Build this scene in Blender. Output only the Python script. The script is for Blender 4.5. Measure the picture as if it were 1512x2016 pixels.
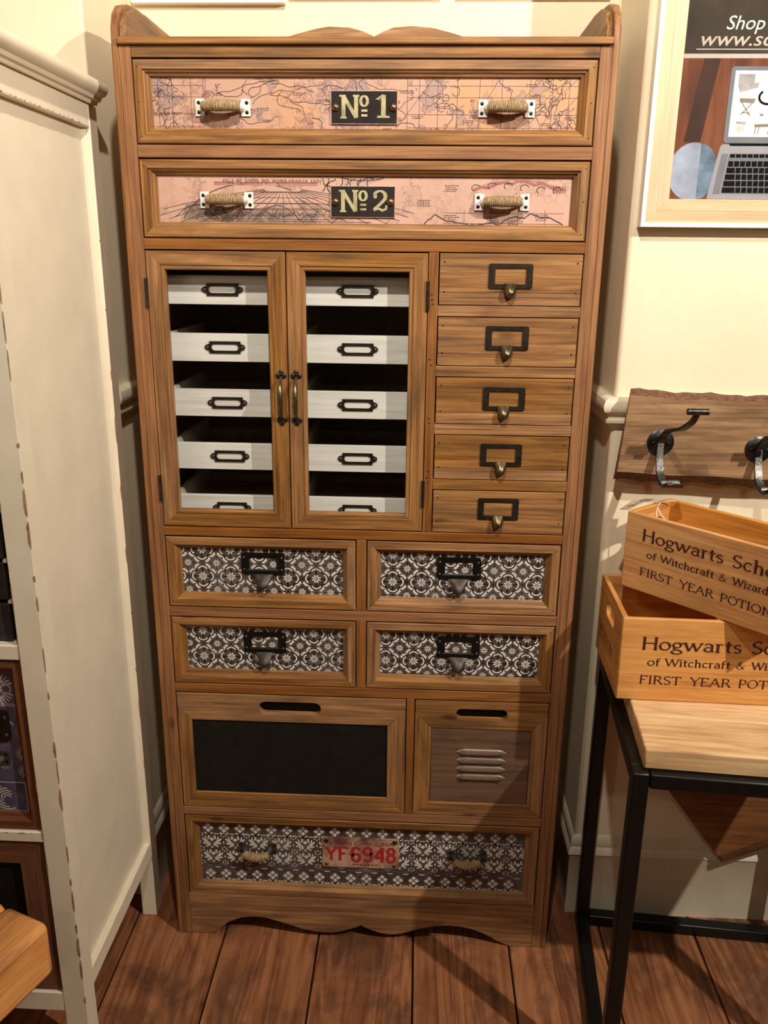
import bpy, bmesh, math, random
from mathutils import Vector, Matrix, noise as mnoise
random.seed(7)
R = math.radians
SC = bpy.context.scene
COL = SC.collection
for o in list(bpy.data.objects):
    bpy.data.objects.remove(o)

# ------------------------------------------------------------------ camera
CAMX, CAMY, CAMZ = 0.56378, -1.64152, 1.59657
YAW, PITCH, ROLL = R(2.34577), R(-16.9602), R(0.62238)
cd = bpy.data.cameras.new('camera')
cam = bpy.data.objects.new('camera', cd)
COL.objects.link(cam)
f = Vector((-math.sin(YAW)*math.cos(PITCH), math.cos(YAW)*math.cos(PITCH), math.sin(PITCH)))
r0 = Vector((math.cos(YAW), math.sin(YAW), 0))
u0 = r0.cross(f)
rr = math.cos(ROLL)*r0 + math.sin(ROLL)*u0
uu = -math.sin(ROLL)*r0 + math.cos(ROLL)*u0
# (the image of "down" is roll-corrected: rows of the camera matrix)
m = Matrix((rr, uu, -f)).transposed().to_4x4()
m.translation = Vector((CAMX, CAMY, CAMZ))
cam.matrix_world = m
cd.sensor_fit = 'VERTICAL'
cd.sensor_height = 36.0
cd.lens = 1639.9*36.0/2016.0
cd.clip_start = 0.02
cd.clip_end = 60
cd.dof.use_dof = True
cd.dof.focus_distance = 1.75
cd.dof.aperture_fstop = 8
SC.camera = cam

# ------------------------------------------------------------------ world + lights + exposure
w = bpy.data.worlds.new('world'); SC.world = w; w.use_nodes = True
w.node_tree.nodes['Background'].inputs[0].default_value = (1.0, .88, .74, 1)
w.node_tree.nodes['Background'].inputs[1].default_value = 0.02

def lamp(name, loc, watt, rad, col=(1, .86, .66)):
    l = bpy.data.lights.new(name, 'POINT'); l.energy = watt; l.shadow_soft_size = rad; l.color = col
    o = bpy.data.objects.new(name, l); COL.objects.link(o); o.location = loc
    return o
def spot(name, loc, to, watt, rad, deg, blend, col=(1, .91, .78)):
    l = bpy.data.lights.new(name, 'SPOT'); l.energy = watt; l.shadow_soft_size = rad; l.color = col
    l.spot_size = R(deg); l.spot_blend = blend
    o = bpy.data.objects.new(name, l); COL.objects.link(o); o.location = loc
    o.rotation_euler = (Vector(to)-Vector(loc)).to_track_quat('-Z', 'Y').to_euler()
    return o
spot('ceiling_spot_right', (2.04, -1.46, 2.60), (.0, 0, 1.05), 190, .020, 120, .7)
spot('ceiling_spot_centre', (0.55, -1.30, 2.88), (.5, .25, 1.95), 136, .026, 95, 1.0)
spot('ceiling_spot_left', (-0.75, -1.9, 2.85), (.6, .1, 1.9), 16, .03, 90, 1.0)
lamp('fill_lamp_far', (0.9, -3.3, 2.85), 20, .06, (1, .88, .72))  # added fill behind the viewer, raises the room's ambient light
SC.view_settings.view_transform = 'Standard'
SC.view_settings.look = 'None'
SC.view_settings.gamma = 1
SC.view_settings.use_curve_mapping = False
SC.view_settings.exposure = 0.0

# ------------------------------------------------------------------ helpers
def lin(c):
    return tuple(((x/255.0)/12.92 if x/255.0 <= .04045 else ((x/255.0+.055)/1.055)**2.4) for x in c) + (1,)

class NT:
    def __init__(s, name):
        s.m = bpy.data.materials.new(name); s.m.use_nodes = True
        s.t = s.m.node_tree; s.n = s.t.nodes; s.l = s.t.links
        s.b = s.n['Principled BSDF']
    def new(s, typ, **kw):
        n = s.n.new(typ)
        for k, v in kw.items():
            setattr(n, k, v)
        return n
    def link(s, a, b): s.l.new(a, b)
    def val(s, sock, v): sock.default_value = v
    def noise(s, vec, scale, detail=4, rough=.55, dist=0):
        n = s.new('ShaderNodeTexNoise'); n.inputs['Scale'].default_value = scale
        n.inputs['Detail'].default_value = detail; n.inputs['Roughness'].default_value = rough
        n.inputs['Distortion'].default_value = dist
        s.link(vec, n.inputs['Vector']); return n.outputs['Fac']
    def ramp(s, fac, stops, interp='LINEAR'):
        n = s.new('ShaderNodeValToRGB'); n.color_ramp.interpolation = interp
        e = n.color_ramp.elements
        while len(e) < len(stops): e.new(.5)
        for i, (p, c) in enumerate(stops):
            e[i].position = p; e[i].color = c if len(c) == 4 else lin(c)
        s.link(fac, n.inputs['Fac']); return n.outputs['Color']
    def mix(s, fac, a, b, mode='MIX'):
        n = s.new('ShaderNodeMixRGB', blend_type=mode)
        for sock, v in ((n.inputs['Fac'], fac), (n.inputs['Color1'], a), (n.inputs['Color2'], b)):
            if isinstance(v, (float, int)): sock.default_value = v
            elif isinstance(v, tuple): sock.default_value = v
            else: s.link(v, sock)
        return n.outputs['Color']
    def math(s, op, a, b=None, c=None):
        n = s.new('ShaderNodeMath', operation=op)
        for i, v in enumerate((a, b, c)):
            if v is None: continue
            if isinstance(v, (float, int)): n.inputs[i].default_value = v
            else: s.link(v, n.inputs[i])
        return n.outputs[0]
    def coord(s, rnd=True):
        tc = s.new('ShaderNodeTexCoord')
        if not rnd: return tc.outputs['Object']
        oi = s.new('ShaderNodeObjectInfo')
        v = s.new('ShaderNodeVectorMath', operation='SCALE'); v.inputs[0].default_value = (17.3, 29.1, 23.7)
        s.link(oi.outputs['Random'], v.inputs['Scale'])
        a = s.new('ShaderNodeVectorMath', operation='ADD')
        s.link(tc.outputs['Object'], a.inputs[0]); s.link(v.outputs[0], a.inputs[1])
        return a.outputs[0]
    def mapping(s, vec, scale):
        n = s.new('ShaderNodeMapping'); n.inputs['Scale'].default_value = scale
        s.link(vec, n.inputs['Vector']); return n.outputs[0]
    def bump(s, h, strength=.3, dist=.001):
        n = s.new('ShaderNodeBump'); n.inputs['Strength'].default_value = strength
        n.inputs['Distance'].default_value = dist
        s.link(h, n.inputs['Height']); s.link(n.outputs[0], s.b.inputs['Normal'])

MATS = {}
def wood(key, axis, dark, mid, light, patch=.35, rough=.5, knots=1.0, fine=1.0, patchcol=(60, 48, 36), vary=.25, spec=.35):
    k = key + axis
    if k in MATS: return MATS[k]
    s = NT(k)
    ai = 'xyz'.index(axis)
    def sc(cross, along):
        v = [cross]*3; v[ai] = along; return tuple(v)
    c = s.coord()
    g1 = s.noise(s.mapping(c, sc(120*fine, 3.6)), 1, 6, .66, .3)
    g2 = s.noise(s.mapping(c, sc(17*fine, 1.1)), 1, 3, .5, .8)
    ring = s.math('ADD', s.math('MULTIPLY', s.math('SINE', s.math('MULTIPLY', g2, 42.0)), .5), .5)
    g3 = s.noise(s.mapping(c, sc(330*fine, 8)), 1, 3, .6, .1)
    v = s.math('ADD', s.math('MULTIPLY', g1, .52), s.math('ADD', s.math('MULTIPLY', ring, .07), s.math('ADD', s.math('MULTIPLY', g2, .15), s.math('MULTIPLY', g3, .30))))
    col = s.ramp(v, [(.345, dark), (.50, mid), (.655, light)])
    # broad tone variation and grey weathering
    p = s.noise(s.mapping(c, sc(17, 4.6)), 1, 5, .62, .6)
    pm = s.ramp(p, [(.48, (0, 0, 0)), (.70, (255, 255, 255))])
    col = s.mix(s.math('MULTIPLY', pm, patch), col, lin(patchcol))
    if knots > 0:
        vo = s.new('ShaderNodeTexVoronoi'); vo.inputs['Scale'].default_value = 1
        s.link(s.mapping(c, sc(15, 5.5)), vo.inputs['Vector'])
        kd = s.math('ADD', vo.outputs['Distance'], s.math('MULTIPLY', s.math('SUBTRACT', g2, .5), .10))
        sel = s.new('ShaderNodeSeparateColor'); s.link(vo.outputs['Color'], sel.inputs[0])
        kd = s.math('ADD', kd, s.math('MULTIPLY', s.math('LESS_THAN', sel.outputs[0], .62), 1.0))
        km = s.ramp(kd, [(.0, (255, 255, 255)), (.07, (205, 205, 205)), (.12, (70, 70, 70)), (.19, (0, 0, 0))])
        col = s.mix(s.math('MULTIPLY', km, .75*knots), col, lin(tuple(x*.42 for x in dark)))
    oi = s.new('ShaderNodeObjectInfo')
    hv = s.new('ShaderNodeHueSaturation')
    s.link(s.math('ADD', s.math('MULTIPLY', oi.outputs['Random'], vary), 1-vary*.5), hv.inputs['Value'])
    s.link(s.math('ADD', s.math('MULTIPLY', oi.outputs['Random'], -.16), 1.04), hv.inputs['Saturation'])
    s.link(col, hv.inputs['Color'])
    s.link(hv.outputs[0], s.b.inputs['Base Color'])
    s.b.inputs['Roughness'].default_value = rough
    s.b.inputs['Specular IOR Level'].default_value = spec
    s.bump(v, .35, .0008)
    MATS[k] = s.m
    return s.m

def plain(key, col, rough=.5, metal=0, var=.12, vscale=60, spec=.5, bump=0, bscale=300):
    if key in MATS: return MATS[key]
    s = NT(key)
    c = s.coord()
    n = s.noise(c, vscale, 4, .6)
    a = lin(tuple(max(0, x*(1-var)) for x in col)); b = lin(tuple(min(255, x*(1+var)) for x in col))
    s.link(s.ramp(n, [(.3, a), (.7, b)]), s.b.inputs['Base Color'])
    s.b.inputs['Roughness'].default_value = rough; s.b.inputs['Metallic'].default_value = metal
    s.b.inputs['Specular IOR Level'].default_value = spec
    if bump: s.bump(s.noise(c, bscale, 3), bump, .001)
    MATS[key] = s.m
    return s.m

INKS = []
class MB:
    def __init__(s): s.v = []; s.f = []; s.mi = []; s.mats = []
    def mat(s, m):
        if m not in s.mats: s.mats.append(m)
        return s.mats.index(m)
    def add(s, vs, fs, m):
        b = len(s.v); i = s.mat(m)
        s.v += [tuple(v) for v in vs]
        for f in fs: s.f.append([b+k for k in f]); s.mi.append(i)
    def box(s, x0, x1, y0, y1, z0, z1, m):
        vs = [(x, y, z) for x in (x0, x1) for y in (y0, y1) for z in (z0, z1)]
        s.add(vs, [(0,1,3,2), (4,6,7,5), (0,4,5,1), (2,3,7,6), (0,2,6,4), (1,5,7,3)], m)
    def prism(s, pts, ax, a, b, m):
        """pts 2D outline in the plane normal to axis ax, between a and b along ax"""
        def P(p, t):
            q = list(p); q.insert(ax, t); return q
        n = len(pts)
        s.add([P(p, a) for p in pts]+[P(p, b) for p in pts],
              [list(range(n)), list(range(2*n-1, n-1, -1))]+[(i, (i+1) % n, n+(i+1) % n, n+i) for i in range(n)], m)
    def holed(s, outer, inner, y0, y1, m):
        """plate in XZ plane with a hole, from y0 (front) to y1"""
        bm = bmesh.new(); es = []
        for loop in (outer, inner):
            vs = [bm.verts.new((p[0], y0, p[1])) for p in loop]
            es += [bm.edges.new((vs[i], vs[(i+1) % len(vs)])) for i in range(len(vs))]
        bmesh.ops.triangle_fill(bm, use_beauty=True, edges=es)
        bm.verts.index_update()
        vs = [tuple(v.co) for v in bm.verts]; fs = [[v.index for v in f.verts] for f in bm.faces]
        n0, n1 = len(outer), len(inner); N = n0+n1
        bm.free()
        vs2 = vs+[(v[0], y1, v[2]) for v in vs]
        fs2 = fs+[[N+k for k in reversed(f)] for f in fs]
        for st, n in ((0, n0), (n0, n1)):
            fs2 += [(st+i, st+(i+1) % n, N+st+(i+1) % n, N+st+i) for i in range(n)]
        s.add(vs2, fs2, m)
    def tube(s, path, rad, m, seg=12, cap=True, flat=1.0):
        """path list of points, rad number or list; flat scales across the binormal"""
        P = [Vector(p) for p in path]; n = len(P)
        rs = rad if isinstance(rad, (list, tuple)) else [rad]*n
        vs = []; fs = []
        up = None
        for i in range(n):
            t = (P[min(i+1, n-1)]-P[max(i-1, 0)]).normalized()
            if up is None:
                up = Vector((0, 0, 1)) if abs(t.z) < .9 else Vector((1, 0, 0))
            x = t.cross(up).normalized(); up = x.cross(t).normalized()
            for k in range(seg):
                a = 2*math.pi*k/seg
                vs.append(P[i]+rs[i]*(math.cos(a)*x+math.sin(a)*up*flat))
        for i in range(n-1):
            for k in range(seg):
                fs.append((i*seg+k, i*seg+(k+1) % seg, (i+1)*seg+(k+1) % seg, (i+1)*seg+k))
        if cap: fs += [list(range(seg-1, -1, -1)), [(n-1)*seg+k for k in range(seg)]]
        s.add(vs, fs, m)
    def lathe(s, prof, c, ax, m, seg=20):
        """prof [(radius, t along ax)]"""
        vs = []; fs = []; n = len(prof)
        for (r, t) in prof:
            for k in range(seg):
                a = 2*math.pi*k/seg; q = [r*math.cos(a), r*math.sin(a)]; q.insert(ax, t)
                vs.append((c[0]+q[0], c[1]+q[1], c[2]+q[2]))
        for i in range(n-1):
            for k in range(seg):
                fs.append((i*seg+k, i*seg+(k+1) % seg, (i+1)*seg+(k+1) % seg, (i+1)*seg+k))
        fs += [list(range(seg)), [(n-1)*seg+k for k in range(seg-1, -1, -1)]]
        s.add(vs, fs, m)
    def dome(s, c, r, h, m, seg=14):
        """small dome facing -y"""
        s.lathe([(r*math.cos(a), -h*math.sin(a)) for a in [R(x) for x in (0, 20, 40, 60, 78, 89)]], c, 1, m, seg)
    def ribbon(s, pts, wd, m, y=0.0, T=None, closed=False, wfun=None):
        """flat stroke in XZ plane at depth y; T maps (x,z)->(x,z)"""
        n = len(pts); L = []; Q = []
        for i in range(n):
            a = pts[i-1] if (i > 0 or closed) else pts[i]
            b = pts[(i+1) % n] if (i < n-1 or closed) else pts[i]
            dx, dz = b[0]-a[0], b[1]-a[1]; l = math.hypot(dx, dz) or 1e-9
            dx /= l; dz /= l
            hw = (wfun(dx, dz, i/(n-1)) if wfun else (wd*1.3 if m in INKS else wd))*.5
            L.append((pts[i][0]-dz*hw, pts[i][1]+dx*hw)); Q.append((pts[i][0]+dz*hw, pts[i][1]-dx*hw))
        if T: L = [T(*p) for p in L]; Q = [T(*p) for p in Q]
        vs = [(p[0], y, p[1]) for p in L]+[(p[0], y, p[1]) for p in Q]
        k = n if closed else n-1
        s.add(vs, [(n+i, n+(i+1) % n, (i+1) % n, i) for i in range(k)], m)
    def poly(s, pts, m, y=0.0, T=None):
        if T: pts = [T(*p) for p in pts]
        s.add([(p[0], y, p[1]) for p in pts], [list(range(len(pts)))], m)
    def ell(s, cx, cz, rx, rz, m, y=0.0, rot=0, seg=10, T=None):
        c, d = math.cos(rot), math.sin(rot)
        s.poly([(cx+rx*math.cos(a)*c-rz*math.sin(a)*d, cz+rx*math.cos(a)*d+rz*math.sin(a)*c) for a in [2*math.pi*k/seg for k in range(seg)]], m, y, T)
    def build(s, name, parent=None, bevel=0, loc=None, smooth=True, fix=True, label=None, kind=None):
        me = bpy.data.meshes.new(name)
        me.from_pydata(s.v, [], s.f)
        for m in s.mats: me.materials.append(m)
        me.polygons.foreach_set('material_index', s.mi)
        if fix:
            bm = bmesh.new(); bm.from_mesh(me); bmesh.ops.recalc_face_normals(bm, faces=bm.faces); bm.to_mesh(me); bm.free()
        if smooth:
            me.polygons.foreach_set('use_smooth', [True]*len(me.polygons)); me.set_sharp_from_angle(angle=R(38))
        o = bpy.data.objects.new(name, me); COL.objects.link(o)
        if parent is not None: o.parent = parent
        if loc: o.location = loc
        if bevel:
            b = o.modifiers.new('bevel', 'BEVEL'); b.width = bevel; b.segments = 2; b.limit_method = 'ANGLE'; b.angle_limit = R(50)
            b.harden_normals = False
        if label: o['label'] = label
        if kind: o['kind'] = kind
        return o

def thing(name, label, cat, loc=(0, 0, 0), rz=0, group=None):
    o = bpy.data.objects.new(name, None); COL.objects.link(o); o.empty_display_size = .05
    o.location = loc; o.rotation_euler = (0, 0, rz); o['label'] = label; o['category'] = cat
    if group: o['group'] = group
    return o
def empty(name, parent, loc=(0, 0, 0)):
    o = bpy.data.objects.new(name, None); COL.objects.link(o); o.parent = parent; o.location = loc; o.empty_display_size = .02
    return o
def dup(o, parent, loc=None):
    c = o.copy(); COL.objects.link(c); c.parent = parent
    if loc is not None: c.location = loc
    for ch in list(o.children):
        dup(ch, c)
    return c

def rrect(x0, x1, z0, z1, r, n=5):
    pts = []
    for cx, cz, a0 in ((x1-r, z1-r, 0), (x0+r, z1-r, 90), (x0+r, z0+r, 180), (x1-r, z0+r, 270)):
        for k in range(n+1):
            a = R(a0+90*k/n); pts.append((cx+r*math.cos(a), cz+r*math.sin(a)))
    return pts
def arc(cx, cz, rx, rz, a0, a1, n=10):
    return [(cx+rx*math.cos(R(a0+(a1-a0)*k/n)), cz+rz*math.sin(R(a0+(a1-a0)*k/n))) for k in range(n+1)]

# ------------------------------------------------------------------ materials
CD, CM, CL = (82, 52, 26), (140, 94, 48), (178, 128, 72)
def cab(ax): return wood('cabinet_wood_', ax, CD, CM, CL, patch=.55, patchcol=(82, 64, 44))
def cabo(ax): return wood('cabinet_orange_', ax, (88, 52, 22), (136, 85, 39), (164, 110, 56), patch=.28, patchcol=(92, 62, 36), vary=.14)
def crw(ax): return wood('crate_wood_', ax, (170, 104, 40), (210, 142, 62), (228, 166, 86), patch=.45, patchcol=(140, 88, 40), rough=.42, knots=.35, fine=.7, vary=.06)
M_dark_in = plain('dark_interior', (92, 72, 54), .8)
M_white = wood('white_wood_', 'x', (206, 202, 196), (232, 229, 224), (242, 240, 236), patch=.12, patchcol=(190, 180, 165), knots=0, rough=.5, vary=.04)
M_whitey = wood('white_wood_', 'y', (206, 202, 196), (232, 229, 224), (242, 240, 236), patch=.12, patchcol=(190, 180, 165), knots=0, rough=.5, vary=.04)
M_bronze = plain('dark_bronze', (62, 52, 44), .42, .75, .2)
M_brass = plain('aged_brass', (106, 94, 70), .36, .9, .25, 90)
M_bronzel = plain('worn_bronze', (128, 98, 76), .34, .85, .2, 120)
M_steel = plain('dull_steel', (120, 118, 116), .35, .9, .2)
M_black = plain('black_hole', (14, 11, 9), .9)
M_blackmetal = plain('black_steel', (20, 18, 17), .38, .3, .2)
M_iron = plain('forged_iron', (66, 64, 62), .34, .85, .25, 120, bump=.4, bscale=250)
M_whitemetal = plain('white_enamel', (226, 222, 216), .4, 0, .05)
M_greymetal = plain('dark_enamel', (70, 62, 58), .5, .3, .2)
M_screwdark = plain('screw_black', (18, 16, 18), .4, .3)
M_cream_dk = plain('cream_paint', (236, 224, 200), .48, 0, .025, 9, bump=.15, bscale=60)
M_chip = plain('bare_wood_chip', (160, 122, 88), .8, 0, .2)
M_jute = None
def jute():
    s = NT('jute_rope'); c = s.coord()
    n = s.noise(s.mapping(c, (500, 120, 120)), 1, 5, .7)
    s.link(s.ramp(n, [(.3, (112, 88, 62)), (.5, (160, 134, 100)), (.72, (206, 184, 150))]), s.b.inputs['Base Color'])
    s.b.inputs['Roughness'].default_value = .95; s.b.inputs['Specular IOR Level'].default_value = .1
    s.bump(n, .9, .0015); return s.m
M_jute = jute()
def glass():
    s = NT('clear_glass'); s.n.remove(s.b)
    out = s.n['Material Output']
    t = s.new('ShaderNodeBsdfTransparent'); t.inputs[0].default_value = (.985, .99, .985, 1)
    g = s.new('ShaderNodeBsdfGlossy'); g.inputs['Roughness'].default_value = .01
    lw = s.new('ShaderNodeLayerWeight'); lw.inputs['Blend'].default_value = .5
    fac = s.math('ADD', s.math('MULTIPLY', s.math('POWER', lw.outputs['Facing'], 4.0), .9), .05)
    x = s.new('ShaderNodeMixShader')
    s.link(fac, x.inputs[0]); s.link(t.outputs[0], x.inputs[1]); s.link(g.outputs[0], x.inputs[2])
    s.link(x.outputs[0], out.inputs['Surface']); return s.m
M_glass = glass()
def wallmat():
    s = NT('cream_wall'); c = s.coord(False)
    n = s.noise(c, 3.0, 5, .6)
    s.link(s.ramp(n, [(.3, (236, 222, 192)), (.7, (244, 232, 204))]), s.b.inputs['Base Color'])
    s.b.inputs['Roughness'].default_value = .6; s.b.inputs['Specular IOR Level'].default_value = .25
    s.bump(s.noise(c, 38, 4, .6), .35, .002); return s.m
M_wall = wallmat()
M_trim = plain('trim_paint', (224, 214, 190), .45, 0, .03, 12, bump=.2, bscale=50)
M_tgrey = None
def tilebase(key, a, b, c3):
    s = NT(key); c = s.coord()
    n = s.noise(c, 34, 6, .7)
    n2 = s.noise(c, 9, 3, .6)
    col = s.ramp(n, [(.3, a), (.55, b), (.75, c3)])
    col = s.mix(s.math('MULTIPLY', s.ramp(n2, [(.45, (0, 0, 0)), (.7, (255, 255, 255))]), .4), col, lin(c3))
    s.link(col, s.b.inputs['Base Color']); s.b.inputs['Roughness'].default_value = .42
    return s.m
M_tbase = tilebase('tile_print_dark', (56, 46, 44), (84, 76, 74), (120, 112, 108))
M_tdark = tilebase('tile_print_line', (26, 18, 18), (38, 28, 28), (62, 52, 50))
M_twhite = tilebase('tile_print_white', (232, 224, 214), (226, 218, 208), (176, 168, 162))
M_pbase = tilebase('purple_print', (66, 58, 84), (88, 80, 104), (120, 110, 122))
M_pwhite = tilebase('lavender_print', (196, 184, 178), (206, 196, 190), (150, 138, 150))
def chalk():
    s = NT('chalkboard'); c = s.coord()
    s.link(s.ramp(s.noise(c, 40, 5), [(.3, (20, 17, 14)), (.7, (30, 26, 21))]), s.b.inputs['Base Color'])
    s.b.inputs['Roughness'].default_value = .75; s.b.inputs['Specular IOR Level'].default_value = .2; return s.m
M_chalk = chalk()

# map papers
def mapmat(key, base, warm, cool, ink, seed):
    s = NT(key); c = s.coord(False)
    mp = s.new('ShaderNodeMapping'); mp.inputs['Location'].default_value = (seed, seed*2, seed*.7)
    s.link(c, mp.inputs['Vector']); v = mp.outputs[0]
    n1 = s.noise(v, 6, 5, .6); n2 = s.noise(v, 14, 7, .66)
    col = s.ramp(n1, [(.35, base), (.52, base), (.66, warm)])
    land = s.ramp(n2, [(.54, (0, 0, 0)), (.58, (255, 255, 255))])
    col = s.mix(s.math('MULTIPLY', land, .55), col, lin(cool))
    # coast lines : thin band of the land noise
    band = s.math('SUBTRACT', 1.0, s.math('MINIMUM', s.math('MULTIPLY', s.math('ABSOLUTE', s.math('SUBTRACT', n2, .555)), 85.0), 1.0))
    n3 = s.noise(v, 42, 8, .75)
    band2 = s.math('SUBTRACT', 1.0, s.math('MINIMUM', s.math('MULTIPLY', s.math('ABSOLUTE', s.math('SUBTRACT', n3, .53)), 38.0), 1.0))
    region = s.ramp(s.noise(v, 5.3, 3, .5), [(.50, (0, 0, 0)), (.60, (255, 255, 255))])
    ink1 = s.math('MAXIMUM', s.math('MULTIPLY', band, .8), s.math('MULTIPLY', s.math('MULTIPLY', band2, region), .75))
    col = s.mix(ink1, col, lin(ink))
    s.link(col, s.b.inputs['Base Color']); s.b.inputs['Roughness'].default_value = .55
    return s.m
M_map1 = mapmat('map_paper_warm', (190, 150, 130), (196, 147, 108), (140, 120, 122), (72, 46, 64), 3.1)
M_map2 = mapmat('map_paper_pink', (200, 160, 144), (196, 158, 140), (178, 146, 132), (136, 98, 90), 9.7)
M_ink = plain('map_ink', (88, 54, 54), .6, 0, .2)
M_inkd = plain('map_ink_dark', (52, 38, 48), .6, 0, .2)
INKS += [M_ink, M_inkd]
M_inkblue = plain('map_wash_grey', (150, 128, 112), .6, 0, .15, 40)
M_inkred = plain('map_wash_red', (164, 92, 84), .6, 0, .12, 60)
M_platebl = plain('plate_black', (42, 36, 36), .8, 0, .15, 30, spec=.15)
M_platelt = tilebase('plate_lettering', (112, 104, 76), (178, 168, 126), (190, 180, 138))
M_edge = plain('paper_edge', (206, 180, 150), .6)

# ------------------------------------------------------------------ stroke lettering
def S_(*pts): return list(pts)
GL = {
 'H': (.80, [S_((.14,0),(.14,1)), S_((.66,0),(.66,1)), S_((.14,.52),(.66,.52))], [(.14,0),(.14,1),(.66,0),(.66,1)]),
 'F': (.60, [S_((.14,0),(.14,1)), S_((.14,.97),(.54,.97)), S_((.14,.52),(.44,.52)), S_((.54,.97),(.54,.84))], [(.14,0),(.14,1)]),
 'I': (.34, [S_((.17,0),(.17,1))], [(.17,0),(.17,1)]),
 'R': (.70, [S_((.14,0),(.14,1)), [(.14,.97)]+arc(.34,.74,.18,.23,90,-90,9)+[(.14,.51)], S_((.34,.51),(.64,.02))], [(.14,0),(.14,1),(.62,0)]),
 'S': (.56, [arc(.29,.76,.19,.22,25,250,12)+arc(.28,.25,.2,.24,75,-155,12)], []),
 'T': (.68, [S_((.34,0),(.34,.97)), S_((.05,.97),(.63,.97)), S_((.05,.97),(.05,.83)), S_((.63,.97),(.63,.83))], [(.34,0)]),
 'Y': (.70, [S_((.04,1),(.35,.48)), S_((.35,.48),(.66,1)), S_((.35,0),(.35,.48))], [(.35,0),(.06,1),(.64,1)]),
 'E': (.62, [S_((.14,0),(.14,1)), S_((.14,.97),(.54,.97)), S_((.14,.52),(.44,.52)), S_((.14,.03),(.56,.03)), S_((.54,.97),(.54,.84)), S_((.56,.03),(.56,.17))], [(.14,0),(.14,1)]),
 'A': (.78, [S_((.08,0),(.38,1)), S_((.38,1),(.70,0)), S_((.2,.36),(.58,.36))], [(.08,0),(.70,0)]),
 'P': (.62, [S_((.14,0),(.14,1)), [(.14,.97)]+arc(.34,.71,.2,.26,90,-90,10)+[(.14,.45)]], [(.14,0),(.14,1)]),
 'O': (.84, [arc(.42,.5,.34,.48,0,360,24)], []),
 'N': (.84, [S_((.16,0),(.16,1)), S_((.16,1),(.68,0)), S_((.68,0),(.68,1))], [(.16,0),(.12,1),(.68,1)]),
 'W': (1.12, [S_((.06,1),(.33,0)), S_((.33,0),(.56,.94)), S_((.56,.94),(.80,0)), S_((.80,0),(1.06,1))], [(.06,1),(.56,.96),(1.06,1)]),
 'o': (.56, [arc(.28,.33,.22,.32,0,360,20)], []),
 'g': (.56, [arc(.26,.44,.17,.21,0,360,18), [(.16,.27),(.13,.16),(.2,.07),(.38,.04)]+arc(.27,-.13,.22,.15,60,-240,16), S_((.4,.58),(.54,.62))], []),
 'w': (.86, [S_((.06,.66),(.25,0)), S_((.25,0),(.42,.6)), S_((.42,.6),(.60,0)), S_((.60,0),(.80,.66))], [(.06,.66),(.42,.63),(.80,.66)]),
 'a': (.54, [arc(.25,.48,.16,.17,160,0,9)+[(.41,.1),(.5,.02)], arc(.26,.19,.17,.18,70,330,12)], []),
 'r': (.42, [S_((.14,0),(.14,.64)), arc(.28,.46,.14,.19,170,60,6)], [(.14,0),(.1,.64)]),
 't': (.38, [S_((.17,.88),(.17,.14))+arc(.27,.14,.1,.12,180,300,6), S_((.03,.63),(.35,.63))], []),
 's': (.42, [arc(.21,.5,.13,.15,30,250,10)+arc(.21,.17,.14,.16,70,-150,10)], []),
 'c': (.50, [arc(.28,.33,.2,.32,45,320,16)], []),
 'h': (.60, [S_((.14,0),(.14,1.02)), [(.14,.44)]+arc(.30,.42,.15,.22,150,0,9)+[(.45,0)]], [(.14,0),(.45,0),(.1,1.02)]),
 'f': (.38, [S_((.16,0),(.16,.8))+arc(.28,.82,.12,.17,180,50,7), S_((.04,.63),(.34,.63))], [(.16,0)]),
 'i': (.28, [S_((.14,0),(.14,.64)), arc(.14,.88,.035,.035,0,360,8)], [(.14,0),(.1,.64)]),
 'z': (.48, [S_((.06,.62),(.42,.62)), S_((.42,.62),(.06,.03)), S_((.06,.03),(.42,.03))], []),
 'd': (.60, [arc(.25,.33,.19,.32,40,320,16), S_((.44,0),(.44,1.02))], [(.48,0),(.4,1.02)]),
 'l': (.28, [S_((.14,0),(.14,1.02))], [(.14,0),(.1,1.02)]),
 '&': (.84, [[(.76,.5),(.6,.18)]+arc(.32,.26,.24,.25,-30,-235,12)+[(.36,.6),(.44,.74)]+arc(.32,.8,.13,.17,0,180,8)+[(.2,.7),(.36,.46),(.7,.0)]], []),
 '1': (.56, [S_((.30,.02),(.30,1)), S_((.30,1),(.06,.76),(.18,.80))], [(.30,0)]),
 '2': (.66, [[(.12,.72)]+arc(.32,.72,.2,.26,170,-20,12)+[(.1,.08)], S_((.08,.08),(.3,.14),(.5,.05),(.6,.24))], []),
 '6': (.60, [[(.5,.84)]+arc(.30,.74,.2,.22,45,180,8)+[(.1,.28)]+arc(.30,.26,.2,.24,180,360,10)+arc(.30,.32,.2,.2,0,170,10)], []),
 '9': (.60, [[(.1,.18)]+arc(.30,.26,.2,.22,215,360,8)+[(.5,.72)]+arc(.30,.74,.2,.24,0,180,10)+arc(.30,.68,.2,.2,180,350,10)], []),
 '4': (.62, [S_((.46,0),(.46,1)), S_((.46,1),(.08,.3)), S_((.08,.3),(.58,.3))], []),
 '8': (.60, [arc(.3,.75,.17,.22,0,360,16), arc(.3,.27,.2,.25,0,360,16)], []),
 '-': (.40, [S_((.08,.5),(.32,.5))], []),
 '.': (.26, [arc(.13,.05,.03,.03,0,360,8)], []),
}
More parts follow.
